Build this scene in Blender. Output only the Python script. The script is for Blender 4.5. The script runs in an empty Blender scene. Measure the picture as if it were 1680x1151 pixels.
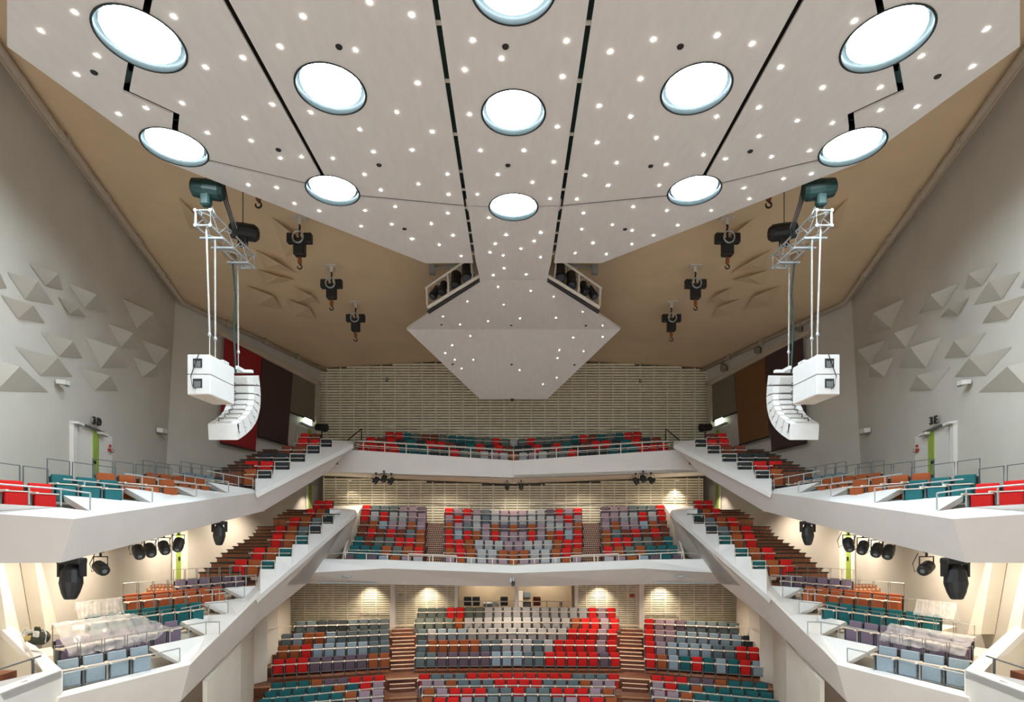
import bpy, bmesh, math, random
from mathutils import Vector, Matrix
random.seed(7)
scene = bpy.context.scene
COL = scene.collection

# ------------------------------------------------------------------ camera
F, CX, HY, CH = 920.0, 842.5, 855.0, 9.0          # focal length in px, principal point, camera height
cd = bpy.data.cameras.new('camera'); cam = bpy.data.objects.new('camera', cd); COL.objects.link(cam)
cam.location = (0, 0, CH); cam.rotation_euler = (math.pi/2, 0, 0)
cd.sensor_width = 36; cd.lens = F/1680*36
cd.shift_x = (840-CX)/1680; cd.shift_y = (HY-575.5)/1680
cd.clip_end = 200
scene.camera = cam
# ------------------------------------------------------------------ world, exposure
w = bpy.data.worlds.new('world'); scene.world = w; w.use_nodes = True
w.node_tree.nodes['Background'].inputs[0].default_value = (1.0, 0.985, 0.98, 1)
w.node_tree.nodes['Background'].inputs[1].default_value = 2.7
DISC = 52.0            # round ceiling lamps
SPOT = 110.0            # small warm spots under the balconies
scene.view_settings.view_transform = 'Standard'; scene.view_settings.look = 'None'
scene.view_settings.exposure = 0.36; scene.view_settings.gamma = 1.0
scene.view_settings.use_curve_mapping = False
scene.cycles.max_bounces = 6; scene.cycles.diffuse_bounces = 4; scene.cycles.transparent_max_bounces = 8
scene.cycles.caustics_reflective = False; scene.cycles.caustics_refractive = False
scene.cycles.sample_clamp_indirect = 4.0

# ------------------------------------------------------------------ helpers
def P(px, py, Z):
    return Vector(((px-CX)/F*Z, Z, CH+(HY-py)/F*Z))
def H(x, y, h):                      # metres, h relative to eye level
    return Vector((x, y, CH+h))
def S(s, v):                         # s = 1 keeps the left side, s = -1 mirrors it
    return Vector((v[0]*s, v[1], v[2]))
def hit(px, py, p0, n):              # where the sight line of a pixel meets a plane
    d = Vector(((px-CX)/F, 1, (HY-py)/F)); o = Vector((0, 0, CH))
    return o + d*((p0-o).dot(n)/d.dot(n))

def mat(name, col, rough=0.6, var=0.0, scale=4.0, bump=0.0, metal=0.0, emit=None, stretch=None, spec=0.5):
    m = bpy.data.materials.new(name); m.use_nodes = True
    nt = m.node_tree; b = nt.nodes['Principled BSDF']
    b.inputs['Base Color'].default_value = (*col, 1); b.inputs['Roughness'].default_value = rough
    b.inputs['Metallic'].default_value = metal
    b.inputs['Specular IOR Level'].default_value = spec
    if var or bump:
        tc = nt.nodes.new('ShaderNodeTexCoord'); no = nt.nodes.new('ShaderNodeTexNoise')
        no.inputs['Scale'].default_value = scale; no.inputs['Detail'].default_value = 5
        src = tc.outputs['Object']
        if stretch:
            mp = nt.nodes.new('ShaderNodeMapping'); mp.inputs['Scale'].default_value = stretch
            nt.links.new(src, mp.inputs[0]); src = mp.outputs[0]
        nt.links.new(src, no.inputs['Vector'])
        if var:
            cr = nt.nodes.new('ShaderNodeValToRGB')
            cr.color_ramp.elements[0].position = 0.3; cr.color_ramp.elements[1].position = 0.7
            cr.color_ramp.elements[0].color = (*[c*(1-var) for c in col], 1)
            cr.color_ramp.elements[1].color = (*[min(1, c*(1+var)) for c in col], 1)
            nt.links.new(no.outputs['Fac'], cr.inputs[0]); nt.links.new(cr.outputs[0], b.inputs['Base Color'])
        if bump:
            bp = nt.nodes.new('ShaderNodeBump'); bp.inputs['Strength'].default_value = bump; bp.inputs['Distance'].default_value = 0.02
            nt.links.new(no.outputs['Fac'], bp.inputs['Height']); nt.links.new(bp.outputs[0], b.inputs['Normal'])
    if emit:
        b.inputs['Emission Color'].default_value = (*emit[:3], 1); b.inputs['Emission Strength'].default_value = emit[3]
    return m

M = dict(
    plaster=mat('wall_plaster', (0.565, 0.53, 0.475), 0.8, 0.05, 0.7, 0.08),
    ceil=mat('ceiling_plaster', (0.74, 0.56, 0.36), 0.8, 0.05, 0.6, 0.08),
    white=mat('white_paint', (0.76, 0.73, 0.69), 0.55, 0.03, 1.5, 0.03),
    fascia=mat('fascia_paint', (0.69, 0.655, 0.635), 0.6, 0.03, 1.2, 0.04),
    ledge=mat('lit_ledge_paint', (0.84, 0.84, 0.83), 0.5, 0.02, 1.5, 0.02),  # lighter than the fascia: overhead light on the tops put into the colour
    lower=mat('lower_wall_paint', (0.76, 0.72, 0.63), 0.7, 0.04, 0.9, 0.05),
    canopy=mat('canopy_panel', (0.75, 0.72, 0.70), 0.42, 0.03, 6, 0.03, stretch=(1, 0.3, 1)),
    stage=mat('stage_boards', (0.60, 0.52, 0.45), 0.45, 0.15, 2.0, 0.02, stretch=(9, 0.6, 1)),
    teal_frame=mat('dark_teal_steel', (0.02, 0.075, 0.08), 0.5, 0.2, 3),
    ring=mat('lamp_ring', (0.014, 0.020, 0.020), 0.5),
    slat=mat('slat_wood', (0.75, 0.70, 0.52), 0.6, 0.12, 3),
    slatback=mat('slat_backing', (0.10, 0.085, 0.06), 0.8),
    wood=mat('wood_floor', (0.15, 0.048, 0.021), 0.45, 0.4, 3.0, 0.05, stretch=(8, 1.2, 1)),
    woodstep_lit=mat('orange_lit_stair_wood', (0.33, 0.125, 0.055), 0.45, 0.4, 3.0, 0.05, stretch=(9, 2, 0.5)),  # warm light on the lower stairs put into the wood colour
    woodl=mat('wood_tread', (0.33, 0.15, 0.065), 0.4, 0.35, 4.0, 0.05, stretch=(1.2, 10, 1)),
    nosing=mat('pale_nosing', (0.75, 0.56, 0.42), 0.5),
    ply=mat('pale_plywood', (0.72, 0.62, 0.53), 0.45, 0.08, 12),
    steel=mat('grey_steel', (0.36, 0.39, 0.40), 0.4, 0.08, 8, metal=0.3),
    shell=mat('gap_shade_seat_shell', (0.025, 0.022, 0.02), 0.6),  # near black: shade between the seats put into the colour
    pedestal=mat('seat_pedestal', (0.13, 0.15, 0.16), 0.45, 0.1, 8, metal=0.2),
    rail=mat('rail_steel', (0.42, 0.43, 0.42), 0.35, 0.06, 6, metal=0.3),
    frame=mat('guard_frame_steel', (0.24, 0.235, 0.22), 0.45, 0.06, 6, metal=0.2),
    raildark=mat('dark_rail_steel', (0.10, 0.12, 0.13), 0.4, 0.1, 6, metal=0.3),
    rope=mat('grey_rope', (0.40, 0.38, 0.35), 0.6, 0.08, 10),
    pale=mat('pale_rail', (0.68, 0.62, 0.55), 0.4, 0.05, 6),
    black=mat('black_metal', (0.012, 0.012, 0.013), 0.5, 0.3, 8),
    alu=mat('aluminium', (0.46, 0.49, 0.50), 0.35, 0.08, 10, metal=0.4),
    motor=mat('green_black_motor', (0.006, 0.034, 0.031), 0.45, 0.3, 6),
    orange=mat('orange_hook_block', (0.25, 0.07, 0.02), 0.5, 0.2, 8),
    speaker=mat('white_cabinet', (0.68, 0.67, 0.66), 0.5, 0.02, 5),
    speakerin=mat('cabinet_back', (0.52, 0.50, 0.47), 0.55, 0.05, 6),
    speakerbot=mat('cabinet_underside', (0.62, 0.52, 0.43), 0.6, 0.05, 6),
    red=mat('red_banner', (0.27, 0.010, 0.012), 0.8, 0.12, 20, 0.1),
    plum=mat('plum_banner', (0.060, 0.030, 0.026), 0.8, 0.15, 20, 0.1),
    grey=mat('olive_grey_banner', (0.16, 0.135, 0.095), 0.8, 0.12, 20, 0.1),
    tan=mat('rust_banner', (0.17, 0.075, 0.025), 0.8, 0.12, 20, 0.1),
    pipe=mat('painted_pipe', (0.46, 0.39, 0.31), 0.5, 0.06, 4),
    lime=mat('lime_strip', (0.31, 0.42, 0.07), 0.5, 0.05, 5),
    redbox=mat('red_box', (0.35, 0.02, 0.02), 0.4, 0.05, 5),
    booth=mat('booth_wall', (0.36, 0.29, 0.20), 0.8, 0.06, 2),
    letter=mat('sign_letter', (0.02, 0.022, 0.025), 0.5),
    lamp=mat('lamp_glass', (1, 1, 1), 0.5, emit=(0.78, 0.94, 1.03, DISC)),
    down=mat('downlight_glass', (1, 1, 1), 0.5, emit=(1.0, 0.93, 0.84, 600.0)),
    sign=mat('lit_sign', (0.9, 1, 0.95), 0.5, emit=(0.85, 1.0, 0.80, 2.2)),
    lens=mat('lens_glass', (0.05, 0.06, 0.08), 0.1),
    bagdark=mat('bag_dark', (0.02, 0.025, 0.015), 0.7, 0.3, 10),
    bagpale=mat('bag_pale', (0.45, 0.46, 0.44), 0.6, 0.15, 12),
    bagyellow=mat('bag_straw', (0.42, 0.33, 0.13), 0.7, 0.2, 14),
    screen=mat('screen_grey', (0.16, 0.19, 0.20), 0.3),
)
def film_mat():
    m = bpy.data.materials.new('plastic_film'); m.use_nodes = True; nt = m.node_tree
    b = nt.nodes['Principled BSDF']; b.inputs['Base Color'].default_value = (0.85, 0.82, 0.80, 1)
    b.inputs['Roughness'].default_value = 0.25; b.inputs['Alpha'].default_value = 0.33
    no = nt.nodes.new('ShaderNodeTexNoise'); no.inputs['Scale'].default_value = 5; no.inputs['Detail'].default_value = 6
    bp = nt.nodes.new('ShaderNodeBump'); bp.inputs['Strength'].default_value = 0.5; bp.inputs['Distance'].default_value = 0.05
    nt.links.new(no.outputs['Fac'], bp.inputs['Height']); nt.links.new(bp.outputs[0], b.inputs['Normal'])
    return m
M['film'] = film_mat()
FAB = {   # seat fabrics: colour word, linear colour
    'R': ('red', (0.60, 0.016, 0.014)), 'O': ('rust orange', (0.33, 0.085, 0.026)), 'B': ('brown', (0.17, 0.045, 0.025)),
    'T': ('teal', (0.016, 0.115, 0.125)), 'P': ('plum purple', (0.135, 0.095, 0.125)), 'L': ('lilac', (0.33, 0.235, 0.28)),
    'S': ('slate grey', (0.125, 0.165, 0.18)), 'G': ('light grey', (0.40, 0.40, 0.41)), 'N': ('charcoal', (0.03, 0.038, 0.042)),
    'A': ('pale blue', (0.28, 0.36, 0.42)), 'K': ('grey green', (0.12, 0.145, 0.125)),
    'V': ('mauve', (0.20, 0.155, 0.22)), 'E': ('burnt orange', (0.40, 0.10, 0.035))}
for k, (wd, c) in FAB.items():
    M['fab'+k] = mat(wd.replace(' ', '_')+'_fabric', c, 0.85, 0.10, 30, 0.1, spec=0.25)

class MB:
    """collects shapes and links them as one mesh object"""
    def __init__(self): self.bm = bmesh.new()
    def poly(self, pts):
        vs = [self.bm.verts.new(p) for p in pts]; return self.bm.faces.new(vs)
    def prism(self, pts, vec):
        vec = Vector(vec); a = [self.bm.verts.new(p) for p in pts]; b = [self.bm.verts.new(Vector(p)+vec) for p in pts]
        n = len(pts); self.bm.faces.new(a); self.bm.faces.new(b[::-1])
        for i in range(n):
            j = (i+1) % n; self.bm.faces.new((a[i], b[i], b[j], a[j]))
        return self
    def box(self, c, size, rot=None, bevel=0.0):
        mtx = Matrix.Translation(Vector(c)) @ (rot.to_4x4() if rot else Matrix.Identity(4)) @ Matrix.Diagonal((*size, 1))
        r = bmesh.ops.create_cube(self.bm, size=1, matrix=mtx)
        if bevel:
            es = list({e for v in r['verts'] for e in v.link_edges})
            bmesh.ops.bevel(self.bm, geom=es, offset=bevel, segments=1, affect='EDGES')
        return self
    def tube(self, pts, r, seg=6, cap=True):
        pts = [Vector(p) for p in pts]; rings = []
        for i, p in enumerate(pts):
            d = (pts[min(i+1, len(pts)-1)]-pts[max(i-1, 0)]).normalized()
            u = d.cross(Vector((0, 0, 1)));  u = u if u.length > 1e-3 else Vector((1, 0, 0))
            u.normalize(); v = d.cross(u).normalized()
            rings.append([self.bm.verts.new(p+u*r*math.cos(2*math.pi*k/seg)+v*r*math.sin(2*math.pi*k/seg)) for k in range(seg)])
        for a, b in zip(rings, rings[1:]):
            for k in range(seg): self.bm.faces.new((a[k], a[(k+1) % seg], b[(k+1) % seg], b[k]))
        if cap: self.bm.faces.new(rings[0][::-1]); self.bm.faces.new(rings[-1])
        return self
    def lathe(self, c, axis, prof, seg=20):     # prof: (along axis, radius)
        c = Vector(c); d = Vector(axis).normalized()
        u = d.cross(Vector((0.3, 0.1, 1))); u = u if u.length > 1e-3 else d.cross(Vector((1, 0, 0)))
        u.normalize(); v = d.cross(u).normalized(); rings = []
        for t, r in prof:
            rings.append([self.bm.verts.new(c+d*t+u*r*math.cos(2*math.pi*k/seg)+v*r*math.sin(2*math.pi*k/seg)) for k in range(seg)])
        for a, b in zip(rings, rings[1:]):
            for k in range(seg): self.bm.faces.new((a[k], a[(k+1) % seg], b[(k+1) % seg], b[k]))
        self.bm.faces.new(rings[0][::-1]); self.bm.faces.new(rings[-1])
        return self
    def build(self, name, m, parent=None, origin=None, smooth=False):
        bmesh.ops.recalc_face_normals(self.bm, faces=self.bm.faces[:])
        me = bpy.data.meshes.new(name); o = bpy.data.objects.new(name, me)
        off = Vector((0, 0, 0))
        if origin is not None: off = Vector(origin)
        par = parent; base = Vector((0, 0, 0))
        while par is not None: base += par.location; par = par.parent
        if origin is None: off = base
        self.bm.transform(Matrix.Translation(-off)); self.bm.to_mesh(me); self.bm.free()
        me.materials.append(M[m] if isinstance(m, str) else m)
        if smooth:
            for p in me.polygons: p.use_smooth = True
        COL.objects.link(o)
        o.location = off-base
        if parent is not None: o.parent = parent
        return o
def tag(o, label=None, cat=None, group=None, kind=None):
    if label: o['label'] = label
    if cat: o['category'] = cat
    if group: o['group'] = group
    if kind: o['kind'] = kind
    return o
def thing(name, loc, label=None, cat=None, group=None, kind=None):
    o = bpy.data.objects.new(name, None); COL.objects.link(o); o.location = loc; o.empty_display_size = 0.2
    return tag(o, label, cat, group, kind)
def struct(name, loc=(0, 0, 0), label=None): return thing(name, loc, label, None, None, 'structure')
def SIDE(s): return 'left' if s > 0 else 'right'
ORD = ['zeroth', 'first', 'second', 'third', 'fourth', 'fifth', 'sixth', 'seventh', 'eighth', 'ninth', 'tenth', 'eleventh', 'twelfth',
       'thirteenth', 'fourteenth', 'fifteenth', 'sixteenth', 'seventeenth', 'eighteenth', 'nineteenth', 'twentieth', 'twenty-first', 'twenty-second',
       'twenty-third', 'twenty-fourth', 'twenty-fifth', 'twenty-sixth', 'twenty-seventh', 'twenty-eighth', 'twenty-ninth', 'thirtieth', 'thirty-first', 'thirty-second']
UP = Vector((0, 0, 1))
def np_interp(y, pts):
    pts = sorted(pts)
    if y <= pts[0][0]: return pts[0][1]
    for (a, b), (c, d) in zip(pts, pts[1:]):
        if a <= y <= c: return b+(d-b)*(y-a)/max(c-a, 1e-6)
    return pts[-1][1]
# ================================================================== ROOM SHELL
st = MB().prism([H(-14, -12, -8.6), H(14, -12, -8.6), H(14, 17.5, -8.6), H(-14, 17.5, -8.6)], (0, 0, -0.3)).build('floor', 'stage'); tag(st, kind='structure')
fl = MB(); fl.prism([H(-20, -6, -9.0), H(20, -6, -9.0), H(20, 38, -9.0), H(-20, 38, -9.0)], (0, 0, -0.3))
FLOOR = tag(fl.build('floor', 'wood'), kind='structure')
# --- upper walls: near wall (with relief), rear side wall (with banners)
A0 = H(-12.5+0.2427*(13.65+9), -9.0, 13.0); A1 = H(-12.5, 13.65, 11.27); A2 = H(-15.4, 25.6, 10.16); A3 = H(-12.0, 35.0, 9.6)
A2b = H(-15.83, 25.6, 2.64)
def plane3(a, b, c): return a, (b-a).cross(c-a).normalized()
NW = plane3(A1, A2, A2b); RW = plane3(A2, A3, A2b)
def down(pl, p, h):          # follow the leaning wall plane down to height h
    lean = (A2b.x-A2.x)/(A2.z-A2b.z)
    q = Vector((p.x, p.y, CH+h)); t = 0
    n = pl[1]; q.x -= (q-pl[0]).dot(n)/n.x
    return q
A4 = A2+(A3-A2)*1.22
WALL = {}
t = struct('wall_front', H(0, -9, 11)); MB().prism([H(-16, -9.2, 2.5), H(16, -9.2, 2.5), H(16, -9.2, 15), H(-16, -9.2, 15)], (0, -0.3, 0)).build('light_block', 'plaster', t)  # unseen panel added behind the camera, keeps light off the upper hall
t = struct('wall_back', H(0, 37, 0)); MB().prism([H(-17, 37, -9), H(17, 37, -9), H(17, 37, 12), H(-17, 37, 12)], (0, 0.3, 0)).build('wall_shell', 'plaster', t)
for s in (1, -1):
    t = struct('wall_'+SIDE(s), S(s, (-14, 20, 0)))
    WALL[s] = t
    out = Vector((-0.3*s, 0, 0))
    m = MB(); m.prism([S(s, p) for p in (A0+UP*1.5, A2+UP*0.6, down(NW, A2, -9.0), down(NW, A0, -9.0))], out)
    m.prism([S(s, p) for p in (A2+UP*0.6, A4+UP*0.6, down(RW, A4, -9.0), down(RW, A2, -9.0))], out)
    m.build('wall_shell', 'plaster', t)
    # relief pyramids on the near wall: base triangle on the wall, tip towards the room
    PY = [((190,120),(368,185),(290,265),(400,290)), ((50,175),(238,230),(165,350),(345,385)), ((10,320),(210,385),(120,470),(288,500)),
          ((430,245),(608,318),(535,405),(690,440)), ((370,335),(495,400),(440,445),(550,462)), ((775,345),(968,435),(862,530),(1000,560)),
          ((680,500),(838,560),(765,655),(880,665)), ((540,585),(735,650),(640,782),(810,780)), ((895,605),(1065,665),(985,765),(1078,768)),
          ((840,710),(990,765),(900,838),(1000,835)), ((260,555),(460,610),(375,710),(525,720)), ((100,645),(365,715),(260,830),(462,838)),
          ((490,775),(695,828),(600,922),(750,928)), ((-90,715),(125,770),(-20,928),(312,935)), ((-120,130),(2,185),(-60,290),(50,280))]
    nrm = NW[1] if NW[1].x > 0 else -NW[1]
    for tl, ap, b, r in PY:
        q = [hit(x/3.836, 400+y/3.836, *NW) for x, y in (tl, b, r)]
        a = hit(ap[0]/3.836, 400+ap[1]/3.836, NW[0]+nrm*0.42, NW[1])
        m = MB(); base = [S(s, v-nrm*0.02) for v in q]; a = S(s, a)
        m.poly(base); m.poly([base[0], base[1], a]); m.poly([base[1], base[2], a]); m.poly([base[2], base[0], a])
        m.build('relief_pyramid', 'plaster', t)
# --- ceiling with shallow relief
CP = plane3(A2, A3, H(0, 35, 10.27))
def ceilz(x, y): n = CP[1]; return CP[0].z-((x-CP[0].x)*n.x+(y-CP[0].y)*n.y)/n.z
CEIL = struct('ceiling', (0, 20, CH+11))
m = MB()
for s in (1, -1):
    pts = [A0, A2, A4, H(0, 37.2, 0), H(0, -9, 0)]
    pts = [Vector((q.x-(0.25 if abs(q.x) > 1 else 0), q.y, 0)) for q in pts]
    pts = [Vector((p.x, p.y, ceilz(p.x, p.y))) for p in pts]
    m.prism([S(s, p) for p in pts], (0, 0, 0.3))
m.build('ceiling_shell', 'ceil', CEIL)
for s in (1, -1):
    for tl, b, r, ap in [((490,770),(570,918),(760,950),(690,830)), ((820,780),(862,890),(1010,905),(955,830)), ((757,860),(822,990),(985,1010),(930,905)),
                         ((570,665),(620,780),(850,740),(730,700)), ((550,525),(620,660),(860,700),(740,610)), ((660,300),(770,600),(880,560),(850,430)),
                         ((300,480),(360,600),(480,640),(420,560)), ((40,170),(120,400),(240,420),(180,300))]:
        q = [S(s, hit(280+x/4.11, 280+y/4.11, *CP)) for x, y in (tl, b, r)]
        a = S(s, hit(280+ap[0]/4.11, 280+ap[1]/4.11, CP[0]-UP*0.22, CP[1]))
        q = [v+UP*0.03 for v in q]; a = a-UP*0.10
        m = MB(); m.poly(q); m.poly([q[0], q[1], a]); m.poly([q[1], q[2], a]); m.poly([q[2], q[0], a])
        m.build('relief_pyramid', 'ceil', CEIL)
# --- pipe along the wall head
for s in (1, -1):
    def inn(p, d): return S(s, Vector((p.x+d, p.y-0.05, ceilz(p.x+d, p.y)-0.22)))
    path = [inn(A1+(A1-A2)*0.55, 0.35), inn(A1, 0.3), inn(A2, 0.3), inn(A3, 0.3)]
    t = thing('ceiling_pipe', path[2], f'beige painted pipe running along the head of the {SIDE(s)} wall', 'pipe', 'wall head pipes')
    MB().tube(path, 0.11, 10).build('pipe_run', 'pipe', t, smooth=True)
    for a, b, k in [(path[0], path[1], 5), (path[1], path[2], 4), (path[2], path[3], 3)]:
        for i in range(1, k+1):
            c = a.lerp(b, i/(k+1)); d = (b-a).normalized()
            MB().tube([c-d*0.07, c+d*0.07], 0.15, 10).box(c+UP*0.15, (0.06, 0.06, 0.2)).build('clamp', 'pipe', t)

# --- rear walls of slats
def slat_wall(name, Z, x0, x1, topf, h0, pitch, joints, parent=None, backmat='slatback', hole=None):
    t = struct(name, H((x0+x1)/2, Z, 0))
    n = 24; top = [H(x0+(x1-x0)*i/n, Z+0.12, topf(x0+(x1-x0)*i/n)) for i in range(n+1)]
    MB().prism([H(x0, Z+0.12, h0), H(x1, Z+0.12, h0)]+top[::-1], (0, 0.3, 0)).build('wall_backing', backmat, t)
    sl = MB(); h = h0+pitch*0.5
    while h < max(topf(x0), topf(x1), topf((x0+x1)/2))-0.05:
        xs = [x for x in [x0+(x1-x0)*i/96 for i in range(97)] if topf(x) > h+pitch*0.4]
        runs = []; step = (x1-x0)/96
        for x in xs:
            if runs and x-runs[-1][1] < step*1.5: runs[-1][1] = x
            else: runs.append([x, x])
        for a, b in runs:
            if b-a > 0.1: sl.box(H((a+b)/2, Z, h), (b-a, 0.05, pitch*0.70))
        h += pitch
    tag(sl.build('slat', 'slat', t), kind='stuff')
    k = 0; x = x0
    while x < x1:
        hh = topf(x)-0.05
        MB().box(H(x, Z-0.03, (h0+hh)/2), (0.07, 0.03, hh-h0)).build('joint_strip', 'ply', t)
        x += joints
    return t
def up_top(x): return 10.27-0.055*abs(x)
slat_wall('wall_back', 35.0, -12.5, 12.5, up_top, 3.6, 0.165, 0.85)
slat_wall('wall_back', 34.3, -11.6, 11.6, lambda x: 2.25+0.045*abs(x), -0.6, 0.155, 0.74)
# wall behind the stalls, left and right of the control booth
ZB = 33.7
slat_wall('wall_back', ZB, -13.4, -7.4, lambda x: -3.6, -6.6, 0.135, 0.86)
slat_wall('wall_back', ZB, 7.4, 13.4, lambda x: -3.6, -6.6, 0.135, 0.86)
slat_wall('wall_back', ZB, -7.1, -3.55, lambda x: -3.6, -6.6, 0.125, 0.62)
slat_wall('wall_back', ZB, 3.75, 7.45, lambda x: -3.6, -6.6, 0.125, 0.62)
t = struct('wall_back', H(0, ZB+2, -5))
MB().prism([H(-3.6, ZB+2.6, -6.2), H(3.8, ZB+2.6, -6.2), H(3.8, ZB+2.6, -3.0), H(-3.6, ZB+2.6, -3.0)], (0, 0.2, 0)).build('booth_rear_wall', 'booth', t)
MB().prism([H(-3.6, ZB, -6.0), H(3.8, ZB, -6.0), H(3.8, ZB+2.6, -6.0), H(-3.6, ZB+2.6, -6.0)], (0, 0, -0.2)).build('booth_floor', 'wood', t)
MB().prism([H(-3.6, ZB, -6.0), H(3.8, ZB, -6.0), H(3.8, ZB, -5.15), H(-3.6, ZB, -5.15)], (0, 0.1, 0)).build('booth_parapet', 'slat', t)
for s in (1, -1):
    MB().prism([S(s, H(-3.6, ZB, -6.0)), S(s, H(-3.6, ZB+2.6, -6.0)), S(s, H(-3.6, ZB+2.6, -3.0)), S(s, H(-3.6, ZB, -3.0))], (-0.1*s, 0, 0)).build('booth_side_wall', 'booth', t)
for i, px in enumerate((645, 749, 847, 945.5, 1052)):
    x = (px-CX)/F*(ZB-0.3)
    tag(MB().box(H(x, ZB-0.2, -5.1), (0.30 if i % 2 == 0 and i != 2 else 0.22, 0.5, 3.1), bevel=0.02).build('pillar', 'white'), kind='structure')

# ================================================================== BANNERS AND FRAMES ON THE REAR SIDE WALLS
rn = RW[1] if RW[1].x > 0 else -RW[1]
def onrw(s, px, py, d): return S(s, hit(px, py, RW[0]+rn*d, RW[1]))
for s in (1, -1):
    cols = ('red', 'plum', 'grey') if s > 0 else ('plum', 'tan', 'grey')
    words_ = (('tall red', 'dark plum', 'short olive grey') if s > 0 else ('tall dark plum', 'rust brown', 'short olive grey'))
    quads = [((369.7,551),(430,582.5),(419.3,739),(362,725)), ((430.6,583),(480,609.7),(472,728.5),(424,715)), ((480.6,610),(522,633.6),(518.7,691),(476,675))]
    pos = ('nearest the hanging loudspeakers', 'between two other banners', 'nearest the rear slat wall')
    for i, q in enumerate(quads):
        d = 0.34-0.05*i
        pts = [onrw(s, x, y, d) for x, y in q]
        t = thing('acoustic_banner', pts[3], f'{words_[i]} fabric banner on the {SIDE(s)} side wall, {pos[i]}', 'banner', 'acoustic banners')
        MB().prism(pts, S(s, -rn*0.07)).build('cloth', cols[i], t)
        e = (pts[2]-pts[3])
        MB().tube([pts[3]-UP*0.03, pts[2]-UP*0.03], 0.05, 6).build('bottom_bar', 'black', t)
    t = struct('trim_1', onrw(s, 445, 585, 0.2), 'painted frame around the banner recess')
    def bar(a, b, wdt, name):
        MB().prism([onrw(s, a[0], a[1], 0.42), onrw(s, b[0], b[1], 0.42), onrw(s, b[0], b[1]+wdt, 0.42), onrw(s, a[0], a[1]+wdt, 0.42)], S(s, -rn*0.42)).build(name, 'pipe', t)
    bar((358, 538), (527, 626), 9, 'recess_head')
    MB().prism([onrw(s, x, y, 0.42) for x, y in ((521,628),(526,630),(524,700),(519,700))], S(s, -rn*0.42)).build('recess_jamb', 'pipe', t)
    if s < 0:
        for i, (x, y) in enumerate(((1187, 604), (1242, 574), (1310, 537))):
            xl = 2*CX-x
            g = thing('wall_vent', onrw(s, xl, y, 0.1), f'small grey vent high on the right wall, {ORD[i+1]} from the rear slat wall', 'vent', 'wall vents')
            MB().prism([onrw(s, xl+a, y+b-a*0.5, 0.16) for a, b in ((-5,-7),(5,-7),(5,7),(-5,7))], S(s, -rn*0.1)).build('vent_plate', 'grey', g)
            for k in range(4):
                MB().prism([onrw(s, xl+a, y+b-a*0.5, 0.19) for a, b in ((-4,-5+3*k),(4,-5+3*k),(4,-3.6+3*k),(-4,-3.6+3*k))], S(s, -rn*0.04)).build('vent_slat', 'pipe', g)
    # lit exit luminaire over the rear door, and the rear door itself
    a = onrw(s, 507, 694, 0.14)
    d = struct('door_2', onrw(s, 503, 715, 0.1), 'pale rear door in the side wall with a lime strip')
    MB().prism([onrw(s, x, y, 0.10) for x, y in ((488,698),(518,706),(518,735),(488,735))], S(s, -rn*0.08)).build('door_leaf', 'plaster', d)
    MB().prism([onrw(s, x, y, 0.12) for x, y in ((505,704),(511,705.5),(511,735),(505,735))], S(s, -rn*0.05)).build('lime_strip', 'lime', d)
    l = thing('exit_luminaire', a, f'lit white exit luminaire above the rear door of the {SIDE(s)} upper tier', 'light', 'rear exit luminaires')
    MB().prism([onrw(s, x, y, 0.3) for x, y in ((500,684),(512,689),(512,698),(500,693))], S(s, -rn*0.12)).build('lit_panel', 'sign', l)
    MB().prism([onrw(s, x, y, 0.32) for x, y in ((496,692),(514,700),(514,703),(496,695))], S(s, -rn*0.25)).build('bracket', 'alu', l)

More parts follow.
